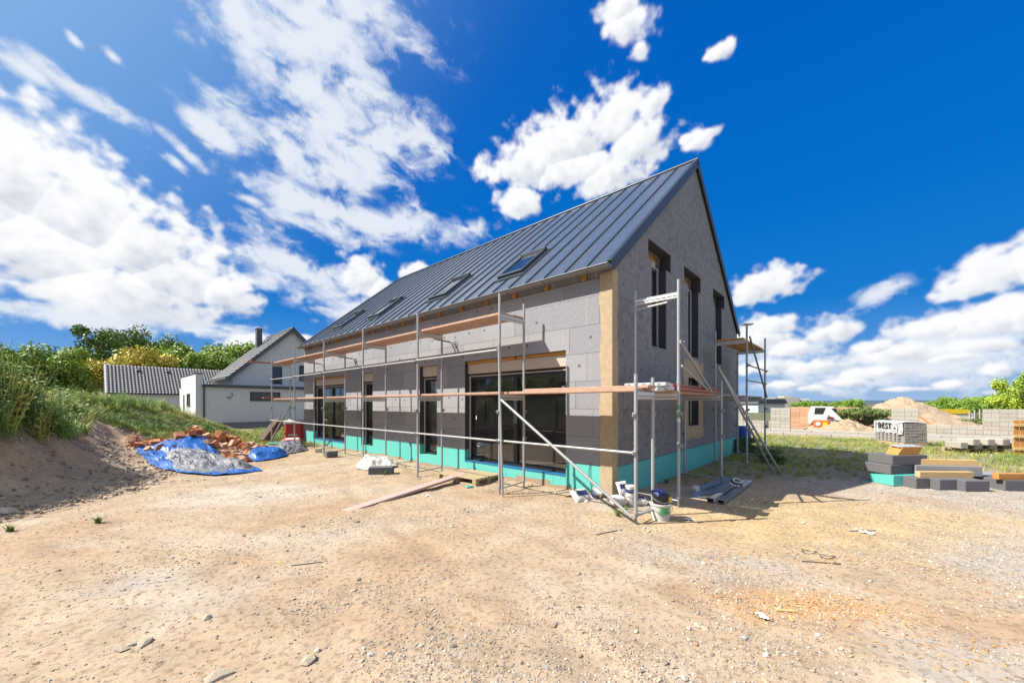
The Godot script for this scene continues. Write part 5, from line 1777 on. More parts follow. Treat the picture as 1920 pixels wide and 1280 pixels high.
	for q in [[Vector2(1352, 946), Vector2(1409, 905), 0, "boxed zinc profile on the sand, outermost of the bundle"], [Vector2(1332, 943), Vector2(1398, 904), 0, "boxed zinc profile lying inside the bundle"], [Vector2(1310, 934), Vector2(1374, 910), 1, "wide zinc channel with one end in the sand"], [Vector2(1316, 922), Vector2(1368, 900), 1, "wide zinc channel lying next to the grass"]]:
		var a := spot(q[0].x, q[0].y)
		var b := spot(q[1].x, q[1].y)
		solo("metal_profile", (prof if q[2] == 0 else wide).done(), M.zinc, q[3], "metal profile", Transform3D(Basis((b - a).normalized(), Vector3.UP, (b - a).normalized().cross(Vector3.UP)), a + Vector3(0, 0.02, 0)), "zinc profiles lying beside the gable")
	var coil := thing("strap_coil", "white and black strap coil lying on the zinc profiles", "coil", at(spot(1381, 916) + Vector3(0, 0.10, 0), 0.3, 0.35))
	for k in 3:
		bm = MB.new()
		var pts := []
		for i in 15:
			pts.append(Vector3(cos(TAU * i / 14.0) * (0.12 - 0.02 * k), 0.03 * k + 0.01 * sin(i * 1.7), sin(TAU * i / 14.0) * (0.10 - 0.01 * k)))
		bm.path(pts, 0.022, 7)
		part("strap", bm.done(), [M.white, M.black, M.white_dirty][k], coil)
	bm = MB.new()
	bm.box(Vector3(-0.06, 0, -0.05), Vector3(0.06, 0.14, 0.05), 0.01)
	solo("plastic_tub", bm.done(), M.white_dirty, "small white plastic tub beside the zinc channels", "tub", at(spot(1306, 925), 0.5, 0.0, 0.3))
	# --- foam boards and timbers stacked at the yard edge
	var G := "foam boards stacked at the yard edge"
	var fb := func(w: float, h: float, l: float) -> ArrayMesh:
		var q := MB.new()
		q.box(Vector3(-w / 2, 0, -l), Vector3(w / 2, h, 0), 0.008)
		return q.done()
	for q in [[1738, 916, 0.42, "dark foam board on the ground next to the teal board", M.eps_dark, 0.04], [1784, 919, 0.44, "dark foam board in the middle of the ground row", M.eps_dark, 0.02], [1834, 922, 0.46, "dark foam board at the open end of the ground row", M.eps_dark, 0.0], [1866, 908, 0.5, "foam board coloured lighter as if lit behind the ground row", M.eps_lit, 0.1], [1912, 921, 0.5, "dark foam board under the separate orange timber", M.eps_dark, -0.04]]:
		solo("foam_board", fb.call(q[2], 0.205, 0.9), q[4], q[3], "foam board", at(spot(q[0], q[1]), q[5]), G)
	var tb := spot(1700, 911)
	solo("teal_board", fb.call(0.55, 0.22, 0.5), M.xps, "thick teal foam board at the end of the stack", "foam board", at(tb, 0.05), G)
	var sl := MB.new()
	sl.box(Vector3(0, 0, -0.5), Vector3(0.78, 0.19, 0), 0.008)
	solo("foam_board", sl.done(), M.eps_dark, "dark foam board lying on the teal board", "foam board", at(tb + Vector3(-0.28, 0.222, -0.03), 0.18), G)
	solo("foam_board", sl.done(), M.eps_dark, "dark foam board on top of the stack under the orange wedge", "foam board", at(tb + Vector3(-0.22, 0.414, -0.06), 0.08), G)
	var lb := MB.new()
	lb.box(Vector3(0, 0, -0.24), Vector3(1.12, 0.2, 0.0), 0.008)
	solo("foam_board", lb.done(), M.eps_lit, "long grey foam board laid across the ground row", "foam board", at(spot(1738, 916) + Vector3(0.12, 0.21, -0.32), -0.20), G)  # lighter grey paints its lit long face over the whole board
	var tm := MB.new()
	tm.box(Vector3(0, 0, -0.1), Vector3(1.02, 0.115, 0), 0.005)
	solo("timber_beam", tm.done(), M.timber_pale, "pale timber beam lying on the dark foam row", "timber", at(spot(1727, 916) + Vector3(0.04, 0.207, -0.05), -0.03), "timbers on the foam stack")
	solo("timber_beam", tm.done(), M.timber_pale, "pale timber beam lying on the long grey foam board", "timber", at(spot(1738, 916) + Vector3(0.2, 0.412, -0.36), -0.20), "timbers on the foam stack")
	solo("timber_beam", tm.done(), M.timber, "orange timber beam on the separate foam board", "timber", at(spot(1880, 921) + Vector3(0.0, 0.207, -0.05), 0.02), "timbers on the foam stack")
	bm = MB.new()
	bm.prism(PackedVector2Array([Vector2(-0.26, 0), Vector2(0.20, 0), Vector2(0.32, 0.16), Vector2(-0.14, 0.16)]), -0.12, 0.12)
	solo("timber_wedge", bm.done(), M.timber, "orange timber wedge on top of the foam stack", "timber", at(tb + Vector3(0.18, 0.605, -0.25), 0.1))
	var pp := thing("perforated_strip", "perforated galvanised strip lying on the orange timber wedge", "metal strip", at(tb + Vector3(0.25, 0.768, -0.25), 0.1, 0.12))
	bm = MB.new()
	bm.box(Vector3(-0.26, 0, -0.1), Vector3(0.26, 0.02, 0.1), 0.004)
	part("strip", bm.done(), M.alu, pp)
	for i in 4:
		bm = MB.new()
		bm.tube(Vector3(-0.19 + i * 0.125, 0.0195, 0.03), Vector3(-0.19 + i * 0.125, 0.0215, 0.03), 0.018, -1, 8)
		part("hole", bm.done(), M.black, pp)
	# --- pallet of paving blocks in film
	var bx := at(Vector3(15.33, ground_y(15.3, 15.1), -15.1), -0.14)
	var bp := thing("paving_pallet", "pallet of grey paving blocks half wrapped in white printed film", "pallet load", bx)
	bm = MB.new()
	bm.box(Vector3(0, 0.1, 0), Vector3(0.122, 0.106, 0.1) + Vector3(0, 0.1, 0), 0.006)
	var pv := MB.new()
	pv.box(Vector3(0.003, 0.003, -0.2), Vector3(0.153, 0.107, 0), 0.008)
	var pvm := pv.done()
	for r in 7:
		for c in 5:
			part("paving_block", pvm, M.paver, bp, at(Vector3(0.02 + c * 0.157 + (0.012 if r < 4 else 0.0), 0.14 + r * 0.112, rng.randf_range(-0.006, 0.006))))
	var sd := MB.new()
	sd.box(Vector3(-0.103, 0.003, 0), Vector3(0, 0.107, 0.196), 0.008)
	for r in 7:
		for c in 6:
			part("paving_block", pvm, M.paver, bp, at(Vector3(0.0 + 0.2 + rng.randf_range(-0.006, 0.004), 0.14 + r * 0.112, -0.22 - c * 0.2), PI / 2))
	bm = MB.new()
	bm.box(Vector3(0.21, 0.14, -1.40), Vector3(0.80, 0.92, -0.21))
	part("block_core", bm.done(), M.paver, bp)
	bm = MB.new()
	bm.box(Vector3(0.0, 0.0, -1.42), Vector3(0.8, 0.13, 0), 0.01)
	part("wooden_base", bm.done(), M.pallet, bp)
	var film := func(s: float, u: float) -> Vector3:
		var drop := 0.47 + 0.10 * n3.get_noise_1d(s * 20.0)
		var w := 0.006 * n3.get_noise_2d(s * 26.0, u * 20.0)
		if u < 0.55:
			return Vector3(-0.022 + w, 0.945 - drop * (1.0 - u / 0.55), -1.44 + s * 1.44)
		return Vector3(-0.022 + (u - 0.55) / 0.45 * 0.60, 0.945 + 0.02 * sin((u - 0.55) * 6.0) + absf(w), -1.44 + s * 1.46)
	part("white_film", sheet(film, 40, 30), M.white, bp)
	for z in [-0.24, -1.34]:
		bm = MB.new()
		bm.box(Vector3(-0.036, 0.1, z), Vector3(-0.033, 0.95, z + 0.015))
		part("strap", bm.done(), M.steel_dark, bp)
	var tx := TextMesh.new()
	tx.text = "BEST"
	tx.font = SystemFont.new()
	tx.font.font_names = PackedStringArray(["Droid Sans"])
	tx.font.font_weight = 800
	tx.font_size = 64
	tx.pixel_size = 0.0048
	tx.depth = 0.004
	part("lettering", tx, M.black, bp, Transform3D(Basis.from_euler(Vector3(0, -PI / 2, 0)), Vector3(-0.046, 0.76, -0.86)))
	bm = MB.new()
	bm.box(Vector3(-0.050, 0.655, -0.42), Vector3(-0.040, 0.72, -0.34))
	part("red_dot", bm.done(), M.red, bp)
	# --- kerbstones on a pallet
	var kx := at(on(15.0, 12.9, 0.0), -0.05)
	pallet("pallet under the row of concrete kerbstones", kx * at(Vector3(0.25, 0, -0.85)), M.pallet)
	var ks := MB.new()
	ks.box(Vector3(0, 0, -0.5), Vector3(0.26, 0.22, 0), 0.02)
	var ksm := ks.done()
	for i in 4:
		solo("kerbstone", ksm, M.concrete, "grey concrete kerbstone in the lower layer on the kerbstone pallet", "kerbstone", kx * at(Vector3(0.0 + i * 0.46, 0.146, 0)), "kerbstones on the pallet")
	for i in 3:
		solo("kerbstone", ksm, M.concrete_pale, "pale concrete kerbstone set higher between two others on the pallet", "kerbstone", kx * at(Vector3(0.24 + i * 0.46, 0.27, 0.14), 0.02), "kerbstones on the pallet")
	# --- orange formwork panel at the edge
	var fp := thing("formwork_panel", "upright orange timber formwork panel near the kerbstones", "panel", at(spot(1925, 853), -0.3))
	for i in 4:
		bm = MB.new()
		bm.box(Vector3(-0.3 + i * 0.16, 0, -0.03), Vector3(-0.16 + i * 0.16, 1.12, 0.0), 0.006)
		part("board", bm.done(), M.timber, fp)
	for y in [0.15, 0.55, 0.92]:
		bm = MB.new()
		bm.box(Vector3(-0.32, y, 0.001), Vector3(0.36, y + 0.09, 0.05), 0.006)
		part("batten", bm.done(), M.timber_pale, fp)
	# --- barrel
	var ba := thing("blue_barrel", "blue plastic barrel behind the gable corner", "barrel", at(on(9.05, 15.1)))
	bm = MB.new()
	bm.lathe([Vector2(0, 0), Vector2(0.24, 0), Vector2(0.265, 0.05), Vector2(0.265, 0.24), Vector2(0.28, 0.26), Vector2(0.265, 0.28), Vector2(0.265, 0.48), Vector2(0.28, 0.5), Vector2(0.265, 0.52), Vector2(0.265, 0.70), Vector2(0.24, 0.76), Vector2(0, 0.76)], 20)
	part("body", bm.done(), M.blue, ba)
	bm = MB.new()
	bm.lathe([Vector2(0.20, 0.76), Vector2(0.22, 0.76), Vector2(0.22, 0.79), Vector2(0.0, 0.79)], 16)
	part("lid", bm.done(), M.navy, ba)
	# --- sand heap and its small neighbours
	var heap := func(cx: float, cd: float, r: float, h: float, k: float) -> ArrayMesh:
		var fn := func(s: float, u: float) -> Vector3:
			var a := s * TAU
			var q := u
			var rr := r * q * (1.0 + 0.16 * n3.get_noise_2d(cos(a) * 2.0 + k, sin(a) * 2.0))
			var x := cx + cos(a) * rr
			var d := cd + sin(a) * rr
			var y := h * pow(1.0 - q, 1.15) * (1.0 + 0.0 * q) + (1.0 - q) * 0.55 * n3.get_noise_2d(x * 1.6 + k, d * 1.6) + 0.22 * sin(PI * q) * n3.get_noise_2d(x * 4.0, d * 4.0 + k)
			return Vector3(x, y - 0.06 * q, -d)
		return sheet(fn, 64, 36)
	solo("sand_heap", heap.call(25.4, 25.2, 4.6, 2.15, 3.0), M.sand, "tall heap of pale sandy soil behind the low block wall", "heap")
	solo("low_sand_heap", heap.call(19.9, 23.4, 2.3, 0.75, 8.0), M.sand, "low spill of sandy soil beside the white loader", "heap")
	bm = MB.new()
	var hp := []
	for i in 9:
		var q := i / 8.0
		hp.append(Vector3(lerpf(22.4, 22.95, q) , 1.22 - 0.95 * q * q, -lerpf(22.2, 20.9, q)))
	bm.path(hp, 0.035, 7)
	solo("red_hose", bm.done(), M.orange, "red flexible conduit arching over the low block wall", "conduit")
	# --- loader and its orange box
	var ld := thing("compact_loader", "small white compact loader with black cab glass before the brick wall", "loader", at(on(20.6, 25.3), -0.6))
	bm = MB.new()
	bm.prism(PackedVector2Array([Vector2(-0.9, 0.35), Vector2(0.75, 0.35), Vector2(0.95, 0.75), Vector2(0.55, 1.15), Vector2(0.30, 1.50), Vector2(-0.75, 1.52), Vector2(-0.95, 1.0)]), -0.5, 0.5)
	part("body", bm.done(), M.white, ld)
	bm = MB.new()
	bm.prism(PackedVector2Array([Vector2(-0.65, 1.0), Vector2(-0.2, 1.0), Vector2(-0.05, 1.42), Vector2(-0.6, 1.42)]), -0.51, 0.51)
	part("cab_window", bm.done(), M.black, ld)
	bm = MB.new()
	bm.prism(PackedVector2Array([Vector2(0.2, 1.38), Vector2(0.95, 0.45), Vector2(1.1, 0.5), Vector2(0.42, 1.40)]), -0.52, 0.52)
	bm.prism(PackedVector2Array([Vector2(0.95, 0.2), Vector2(1.35, 0.2), Vector2(1.15, 0.7), Vector2(0.95, 0.65)]), -0.55, 0.55)
	part("arm_and_bucket", bm.done(), M.black, ld)
	for x in [-0.5, 0.45]:
		for z in [-0.5, 0.5]:
			bm = MB.new()
			bm.tube(Vector3(x, 0.32, z - 0.1), Vector3(x, 0.32, z + 0.1), 0.32, -1, 16)
			part("wheel", bm.done(), M.black, ld)
	bm = MB.new()
	bm.box(Vector3(0.05, 0.72, 0.501), Vector3(0.35, 0.82, 0.506))
	part("lettering", bm.done(), M.red, ld)
	var ob := thing("orange_machine", "boxy orange machine with yellow caps beside the white loader", "machine", at(on(18.9, 23.6), -0.55))
	bm = MB.new()
	bm.box(Vector3(-0.37, 0.06, -0.3), Vector3(0.37, 0.66, 0.3), 0.04)
	part("body", bm.done(), M.orange, ob)
	for x in [-0.18, 0.16]:
		bm = MB.new()
		bm.tube(Vector3(x, 0.44, 0.28), Vector3(x, 0.44, 0.33), 0.12, -1, 14)
		part("cap", bm.done(), M.yellow if x > 0 else M.white, ob)
	bm = MB.new()
	bm.box(Vector3(-0.4, 0, -0.28), Vector3(0.4, 0.06, 0.28), 0.01)
	part("skid", bm.done(), M.black, ob)
	# --- yellow-covered goods and stakes behind the walls
	var yg := thing("covered_goods", "white packages under a bright yellow cover behind the low wall", "packages", at(on(30.2, 27.0), -0.2))
	bm = MB.new()
	bm.box(Vector3(-1.0, 0, -0.6), Vector3(1.3, 0.95, 0.6), 0.05)
	part("package", bm.done(), M.white, yg)
	bm = MB.new()
	bm.prism(PackedVector2Array([Vector2(-1.2, 0.96), Vector2(1.15, 0.96), Vector2(0.9, 1.26), Vector2(-0.9, 1.30)]), -0.65, 0.65)
	part("cover", bm.done(), M.yellow, yg)
	for i in 7:
		bm = MB.new()
		bm.box(Vector3(-0.04, 0, -0.03), Vector3(0.04, rng.randf_range(1.15, 1.35), 0.03), 0.008)
		solo("marker_stake", bm.done(), M.concrete_pale, "pale upright stake in the row next to the yellow cover", "stake", at(on(29.9 + i * 0.33, 25.2), 0.1 * i), "stakes by the yellow cover")
	# --- litter of the yard
	var stick := func(a: Vector2, b: Vector2, w: float, m: Material, label: String) -> void:
		var p := spot(a.x, a.y)
		var q := spot(b.x, b.y)
		var k := MB.new()
		k.box(Vector3(0, 0, -w / 2), Vector3(p.distance_to(q), w * 0.5, w / 2), w * 0.12)
		var ax := (q - p).normalized()
		solo("wood_strip", k.done(), m, label, "wood strip", Transform3D(Basis(ax, Vector3.UP, ax.cross(Vector3.UP)).orthonormalized(), p + Vector3(0, 0.004, 0)))
	stick.call(Vector2(545, 1061), Vector2(603, 1054), 0.018, M.plank_grey, "thin straight pale strip on the open sand")
	stick.call(Vector2(1118, 1003), Vector2(1158, 995), 0.016, M.bark, "short dark twig of wood on the sand before the corner")
	stick.call(Vector2(1504, 1053), Vector2(1577, 1058), 0.014, M.bark, "dark thin strip lying below the wire loops")
	stick.call(Vector2(1690, 1053), Vector2(1768, 1071), 0.02, M.pallet, "pale splinter of wood near the pale edge of the yard")
	stick.call(Vector2(1455, 1145), Vector2(1490, 1148), 0.03, M.timber_pale, "short pale offcut at the edge of the sawdust")
	stick.call(Vector2(1480, 1156), Vector2(1487, 1166), 0.02, M.timber_pale, "small offcut beside the sawdust")
	stick.call(Vector2(1592, 996), Vector2(1642, 995), 0.02, M.plank_grey, "thin strip above the white scrap on the sand")
	stick.call(Vector2(168, 888), Vector2(187, 913), 0.06, M.pallet, "weathered slat stuck on the soil bank")
	stick.call(Vector2(104, 888), Vector2(125, 892), 0.05, M.pallet, "short slat lying on the dark soil")
	stick.call(Vector2(1092, 928), Vector2(1060, 932), 0.03, M.bark, "dark twig by the paper sack")
	for k in 2:
		var w := MB.new()
		var c := spot([1518, 1552][k], [1036, 1045][k])
		var pts := []
		for i in 17:
			pts.append(c + Vector3(cos(TAU * i / 16.0) * 0.075, 0.012 + 0.01 * sin(i * 0.8), sin(TAU * i / 16.0) * 0.05))
		w.path(pts, 0.004, 5)
		solo("wire_loop", w.done(), M.black, ["loop of black wire on the sand, the one beside a second loop", "second loop of black wire on the sand"][k], "wire", Transform3D(), "wire loops on the sand")
	for q in [[1625, 1000, 0.07, "flat white scrap on the yellow sand"], [1290, 975, 0.06, "white crumpled scrap near the big bucket"], [800, 930, 0.05, "torn translucent scrap near the plank"], [1430, 1157, 0.05, "white paper scrap on grey gravel"], [137, 893, 0.06, "white plastic scrap on the soil bank"]]:
		var sf := func(s: float, u: float) -> Vector3: return Vector3((s - 0.5) * 2.0, 0.25 + 0.5 * n3.get_noise_2d(s * 8.0 + q[0], u * 8.0), u - 0.5) * q[2]
		solo("plastic_scrap", sheet(sf, 8, 8), M.white, q[3], "scrap", at(spot(q[0], q[1]), q[0] * 0.1))
	var ym := MB.new()
	ym.box(Vector3(-0.02, 0, -0.012), Vector3(0.02, 0.006, 0.012), 0.001)
	solo("yellow_tag", ym.done(), M.yellow, "tiny yellow tag lying on the sand", "tag", at(spot(523, 1054), 0.3))
	# larger stones that stand out
	var st := [rock_mesh(1, 0.35), rock_mesh(2, 0.45), rock_mesh(3, 0.6)]
	for q in [[228, 1216, 0.07, 0, "pale flat stone, smallest of three in a row"], [248, 1207, 0.06, 0, "pale flat stone in the middle of three"], [270, 1205, 0.085, 0, "pale flat stone, largest of three in a row"], [581, 1238, 0.085, 1, "brownish oblong stone on open sand"], [410, 1268, 0.10, 0, "pale stone slab at the yard's near gravel"], [388, 1158, 0.055, 2, "rusty brown lump on open sand"], [126, 1137, 0.03, 2, "small black stone chip"], [257, 1115, 0.03, 2, "dark brown clod on open sand"], [664, 1107, 0.045, 1, "pale rounded stone near a grey chip"], [811, 1198, 0.035, 1, "whitish pebble on grey gravel"], [1310, 1172, 0.06, 0, "whitish flat stone below the sawdust"], [1322, 1178, 0.05, 0, "whitish chip beside a flat stone"], [1360, 1156, 0.04, 0, "small pale chip on gravel"], [8, 962, 0.24, 1, "big tan boulder at the foot of the soil bank"], [60, 930, 0.10, 1, "grey stone at the foot of the soil bank"], [165, 875, 0.14, 2, "light clod high on the soil bank"], [200, 900, 0.08, 1, "pale stone among rubble on the bank"], [520, 905, 0.06, 2, "grey stone between tarpaulin and house"], [1320, 1057, 0.05, 1, "dark stone on the yellow sand"], [1135, 938, 0.08, 1, "pale lump at the corner pier"], [1100, 940, 0.07, 2, "pale stone below the paper sack"]]:
		solo("stone", st[q[3]], M.rock, q[4] if q[4].split(" ").size() >= 4 else q[4] + " lying there", "stone", Transform3D(Basis.from_euler(Vector3(0, q[0] * 0.37, 0)).scaled(Vector3.ONE * q[2] * 0.78), spot(q[0], q[1]) + Vector3(0, q[2] * 0.08, 0)))
	# crate indoors behind the sliding door
	var cr := thing("wooden_crate", "pale wooden crate on the floor behind the sliding door glass", "crate", hf * at(Vector3(1.35, 0.27, 1.2), 0.3))
	for y in [0.0, 0.13, 0.26]:
		for s in 2:
			bm = MB.new()
			bm.box(Vector3(-0.3, y, -0.2 + 0.4 * s), Vector3(0.3, y + 0.1, -0.18 + 0.4 * s), 0.003)
			part("slat", bm.done(), M.timber_pale, cr)
			bm = MB.new()
			bm.box(Vector3(-0.3 + 0.58 * s, y, -0.179), Vector3(-0.28 + 0.58 * s, y + 0.1, 0.199), 0.003)
			part("slat", bm.done(), M.timber_pale, cr)

# ---------------------------------------------------------------- gravel, grass, weeds
func tuft(sd: int, blades: int, h: float, lean: float, wide: float) -> ArrayMesh:
	var r := RandomNumberGenerator.new()
	r.seed = sd
	var m := MB.new()
	m.tinted = true
	for i in blades:
		var a := r.randf() * TAU
		var o := Vector3(r.randfn() * 0.05, 0, r.randfn() * 0.05) * h * 3.0
		var out := Vector3(cos(a), 0, sin(a))
		var hh := h * r.randf_range(0.5, 1.15)
		var w := out.cross(Vector3.UP) * wide * r.randf_range(0.6, 1.2)
		var p1 := o + Vector3.UP * hh * 0.55 + out * lean * hh * 0.35
		var p2 := o + Vector3.UP * hh * r.randf_range(0.8, 1.0) + out * lean * hh
		m.col = Color(1, 1, 1).lerp(Color(1.5, 1.25, 0.8), r.randf() * 0.5) * r.randf_range(0.75, 1.15)
		m.col.a = 1.0
		m.quad(o - w, o + w, p1 + w * 0.7, p1 - w * 0.7)
		m.tri(p1 - w * 0.7, p1 + w * 0.7, p2)
	return m.done()

func weed(sd: int, stems: int, leaves: int, size: float, seedhead: bool) -> ArrayMesh:   # about one metre tall
	var r := RandomNumberGenerator.new()
	r.seed = sd
	var m := MB.new()
	m.tinted = true
	for i in stems:
		var a := r.randf() * TAU
		var o := Vector3(r.randfn() * 0.10, 0, r.randfn() * 0.10)
		var tip := o + Vector3(cos(a) * r.randf_range(0.05, 0.35), r.randf_range(0.6, 1.1), sin(a) * r.randf_range(0.05, 0.35))
		m.col = Color(0.9, 0.9, 0.7)
		m.tube(o, tip, 0.006, 0.003, 3, false)
		for k in leaves:
			var t := (k + r.randf()) / leaves
			if t < 0.12:
				continue
			var c := o.lerp(tip, t)
			var b := r.randf() * TAU
			var d := Vector3(cos(b), r.randf_range(-0.2, 0.7), sin(b)).normalized()
			var s := size * r.randf_range(0.6, 1.2) * (1.25 - 0.6 * t)
			var w := d.cross(Vector3.UP).normalized() * s * 0.24
			m.col = Color.WHITE.lerp(Color(1.4, 1.3, 1.0), r.randf()) * r.randf_range(0.65, 1.15)
			m.col.a = 1.0
			m.tri(c, c + d * s * 0.5 - w, c + d * s)
			m.tri(c, c + d * s, c + d * s * 0.5 + w)
		if seedhead:
			for k in 12:
				var c := tip + Vector3(r.randfn(), r.randfn() * 1.5, r.randfn()) * 0.045
				m.col = Color(2.2, 2.0, 2.0)
				m.tri(c, c + Vector3(0.02, 0.01, 0), c + Vector3(0, 0.02, 0.012))
	return m.done()

func inside_house(x: float, d: float, pad := 0.0) -> bool:
	var q := house_uv(x, d)
	return q.x > -pad and q.x < HL + pad and q.y > -pad and q.y < HW + pad

func scatters() -> void:
	rng.seed = 71
	# gravel: small stones over the yard, thicker in patches
	var lists := [[], [], []]
	var cols := [[], [], []]
	var tries := 0
	while lists[0].size() + lists[1].size() + lists[2].size() < 62000 and tries < 400000:
		tries += 1
		var d := 1.7 + pow(rng.randf(), 1.9) * 11.0
		var x := rng.randf_range(-1.0, 1.0) * (d * 1.38 + 0.3)
		if x < -11.0 or inside_house(x, d, -0.02):
			continue
		var patch := n3.get_noise_2d(x * 1.1 + 9.0, d * 1.1) + 0.5 * n3.get_noise_2d(x * 0.4, d * 0.4 + 70.0)
		if rng.randf() > 0.10 + 1.0 * smoothstep(-0.08, 0.45, patch + 0.05 * x):
			continue
		var s := 0.0035 + 0.0085 * pow(rng.randf(), 3.0)
		if rng.randf() < 0.03:
			s *= rng.randf_range(1.5, 2.6)
		s *= 1.0 + d * 0.06
		var k := rng.randi() % 3
		lists[k].append(Transform3D(Basis.from_euler(Vector3(rng.randf_range(-0.4, 0.4), rng.randf() * TAU, rng.randf_range(-0.4, 0.4))).scaled(Vector3.ONE * s), on(x, d, s * 0.15)))
		var c := [Color(0.4, 0.336, 0.256), Color(0.32, 0.296, 0.272), Color(0.464, 0.416, 0.352), Color(0.24, 0.2, 0.16), Color(0.368, 0.256, 0.16)][rng.randi() % 5] as Color
		cols[k].append(c * rng.randf_range(0.7, 1.2))
	for k in 3:
		scatter("gravel", rock_mesh(11 + k, 0.55), M.stone, lists[k], cols[k], ["fine mixed gravel strewn over the sandy yard", "angular grey and tan gravel strewn over the yard", "flat pale gravel chips strewn over the yard"][k], "gravel")
	# clods and stones on the soil bank
	var xs := []
	var cs := []
	while xs.size() < 4200:
		var d := rng.randf_range(3.5, 19.0)
		var x := curve(TOE, d) + 0.6 - absf(rng.randfn()) * 1.5
		var b := bank(x, d)
		if b > 0.93:
			continue
		var s := 0.012 + 0.05 * pow(rng.randf(), 4.0)
		xs.append(Transform3D(Basis.from_euler(Vector3(rng.randf() * 6, rng.randf() * 6, rng.randf() * 6)).scaled(Vector3.ONE * s), on(x, d, s * 0.2)))
		cs.append((Color(0.256, 0.192, 0.136).lerp(Color(0.432, 0.376, 0.312), pow(rng.randf(), 2.0))) * rng.randf_range(0.7, 1.2))
	scatter("soil_clods", rock_mesh(15, 0.8), M.stone, xs, cs, "brown clods and stones loose on the soil bank", "clods")
	# wood chips
	xs = []
	cs = []
	for i in 750:
		var c: Array = [[2.45, 3.15, 0.45, 0.16], [2.2, 4.2, 0.8, 0.2], [3.6, 4.05, 0.5, 0.12], [2.9, 2.7, 0.5, 0.3], [3.0, 3.4, 1.3, 0.7]][[0, 0, 0, 1, 2, 3, 4][rng.randi() % 7]]
		var x: float = c[0] + rng.randfn() * c[2] * 0.6
		var d: float = c[1] + rng.randfn() * c[3] * 0.7
		if d < 1.8 or inside_house(x, d, 0.1):
			continue
		var l := rng.randf_range(0.006, 0.024)
		xs.append(Transform3D(Basis.from_euler(Vector3(rng.randf_range(-0.3, 0.3), rng.randf() * TAU, rng.randf_range(-0.2, 0.2))) * Basis.from_scale(Vector3(l, 0.0015, rng.randf_range(0.002, 0.006))), on(x, d, 0.003)))
		cs.append(Color(0.496, 0.24, 0.08).lerp(Color(0.528, 0.368, 0.192), rng.randf()) * rng.randf_range(0.8, 1.15))
	var ch := MB.new()
	ch.box(-Vector3.ONE, Vector3.ONE)
	scatter("wood_chips", ch.done(), M.stone, xs, cs, "orange wood chips and sawdust strewn on the yard", "wood chips")
	# grass tufts
	var gl := [[], []]
	var gc := [[], []]
	tries = 0
	while gl[0].size() + gl[1].size() < 21000 and tries < 300000:
		tries += 1
		var x := 0.0
		var d := 0.0
		match rng.randi() % 5:
			0, 1:
				x = rng.randf_range(2.5, 24.0)
				d = rng.randf_range(7.0, 22.0)
			2:
				x = rng.randf_range(-16.0, -6.5)
				d = rng.randf_range(12.5, 27.0)
			_:
				x = rng.randf_range(-20.0, -7.5)
				d = rng.randf_range(2.5, 22.0)
		if inside_house(x, d, 0.08) or absf(x) > d * 1.6 + 2.0:
			continue
		var q := house_uv(x, d)
		if q.y > 18.9:
			continue
		if rng.randf() > pow(greenness(x, d), 1.3):
			continue
		var s := rng.randf_range(0.5, 1.2) * (lerpf(1.35, 0.75, smoothstep(11.0, 15.0, d)) if x < -7.0 else 0.62)
		var dry := clampf(0.45 + 0.9 * n3.get_noise_2d(x * 0.8 + 60.0, d * 0.8), 0, 1)
		var c := Color(0.1296, 0.2592, 0.027).lerp(Color(0.5184, 0.4752, 0.1404), dry) * rng.randf_range(0.75, 1.25)
		var k := rng.randi() % 2
		gl[k].append(Transform3D(Basis.from_euler(Vector3(0, rng.randf() * TAU, 0)).scaled(Vector3(s, s * rng.randf_range(0.7, 1.2), s)), on(x, d, -0.01)))
		gc[k].append(Color(c.r, c.g, c.b))
	scatter("grass", tuft(1, 22, 0.22, 0.7, 0.006), M.leaf, gl[0], gc[0], "patchy green and straw grass round the yard", "grass")
	scatter("grass", tuft(2, 16, 0.30, 0.5, 0.005), M.leaf, gl[1], gc[1], "taller straw and green grass round the yard", "grass")
	# single small tufts in the sand
	for q in [[183, 980, "small green weed alone on the sand"], [18, 996, "flat green weed at the foot of the bank"], [1172, 960, "green weed at the scaffold foot"], [1160, 968, "low weed before the corner pier"], [720, 890, "sparse weed along the plinth"], [1250, 905, "green clump at the gable plinth"]]:
		var o := solo("weed_tuft", tuft(int(q[0]), 40, 0.10, 1.0, 0.006), M.leaf, q[2], "weed", Transform3D(Basis().scaled(Vector3.ONE * 1.1), spot(q[0], q[1])))
		o.material_override = M.leaf.duplicate()
		o.material_override.albedo_color = lin(0.112, 0.208, 0.024)
	# tall weeds on the bank
	var wl := [[], [], []]
	var wc := [[], [], []]
	tries = 0
	while wl[0].size() + wl[1].size() + wl[2].size() < 3300 and tries < 60000:
		tries += 1
		var d := rng.randf_range(2.0, 21.0)
		var x := curve(TOE, d) - rng.randf_range(1.2, 10.0)
		var b := bank(x, d)
		if b < 0.52 or (b < (0.7 if d < 9.2 else 0.9) and rng.randf() < 0.7):
			continue
		if d > 9.2 and d < 15.0 and x > -14.0 and rng.randf() < 0.93:
			continue
		if d > 13.0 and x > -15.5:
			continue
		var s := rng.randf_range(0.5, 1.05) * lerpf(1.35, 0.55, smoothstep(8.0, 13.0, d))
		var k := rng.randi() % 3
		var c := [Color(0.324, 0.432, 0.162), Color(0.162, 0.3024, 0.0432), Color(0.54, 0.54, 0.1944)][k] as Color
		wl[k].append(Transform3D(Basis.from_euler(Vector3(rng.randf_range(-0.15, 0.15), rng.randf() * TAU, rng.randf_range(-0.15, 0.15))).scaled(Vector3.ONE * s), on(x, d, -0.03)))
		c = c * rng.randf_range(0.75, 1.3)
		wc[k].append(Color(c.r, c.g, c.b))
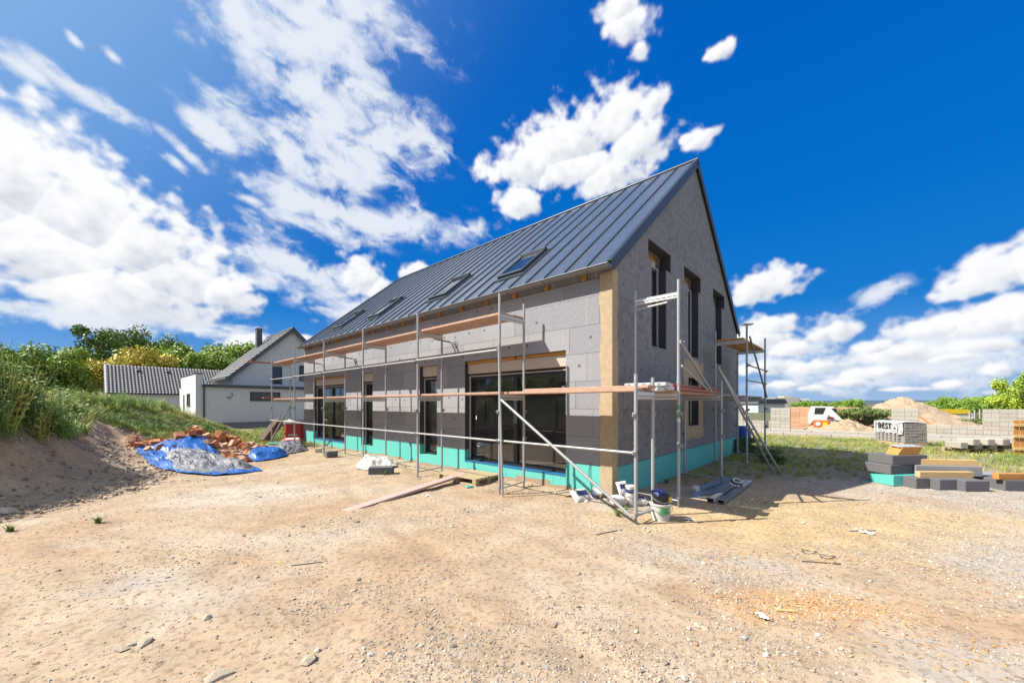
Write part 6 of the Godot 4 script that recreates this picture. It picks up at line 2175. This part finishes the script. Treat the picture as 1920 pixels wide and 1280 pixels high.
	scatter("weeds", weed(1, 9, 16, 0.13, true), M.leaf, wl[0], wc[0], "tall pale sage weeds with white heads on the soil bank", "weeds")
	scatter("weeds", weed(2, 12, 18, 0.11, false), M.leaf, wl[1], wc[1], "dense dark green weeds on the soil bank", "weeds")
	scatter("weeds", weed(3, 14, 10, 0.16, false), M.leaf, wl[2], wc[2], "straw yellow grassy weeds on the soil bank", "weeds")
	# bushes
	var bush := tree_meshes(8, 1.5, 0.9, 4200, 0.055, Color(0.04, 0.104, 0.016), Color(0.112, 0.216, 0.036), 0.05)
	for q in [[205, 838, 0.75, "dark leafy bush hanging over the soil face"], [150, 800, 0.95, "dark leafy bush on the crest of the soil bank"], [20, 815, 0.4, "small bush on the soil face near the boulder"], [25, 880, 0.35, "low green bush on the bare soil face"], [1398, 850, 0.45, "low green bush under the gable scaffold"], [1450, 868, 0.35, "low leafy plant on the shaded grass"]]:
		var p := spot(q[0], q[1])
		var o := thing("bush", q[3], "bush", Transform3D(Basis.from_euler(Vector3(0, q[0], 0)).scaled(Vector3(1.1, 0.85, 1.1) * q[2]), p - Vector3(0, 0.08, 0)))
		part("stems", bush[0], M.bark, o)
		part("leaves", bush[1], M.leaf, o)
	var hb := tree_meshes(9, 1.5, 1.0, 4200, 0.07, Color(0.104, 0.176, 0.04), Color(0.24, 0.32, 0.088), 0.05)
	for q in [[21.6, 23.9, 0.75, "broad green bush on the low sand spill"], [22.6, 24.2, 0.7, "olive bush leaning on the tall sand heap"], [26.6, 22.9, 0.5, "dry scrub at the foot of the sand heap"], [28.0, 23.1, 0.5, "dry scrub beside the low block wall"]]:
		var o := thing("bush", q[3], "bush", Transform3D(Basis.from_euler(Vector3(0, q[0], 0)).scaled(Vector3(1.3, 0.8, 1.1) * q[2]), Vector3(q[0], 0.45 if q[2] > 0.6 else 0.15, -q[1])))
		part("stems", hb[0], M.bark, o)
		part("leaves", hb[1], M.leaf, o)

func _ready() -> void:
	setup()
	materials()
	ground()
	house()
	scaffolds()
	neighbours()
	walls()
	trees()
	yard()
	scatters()
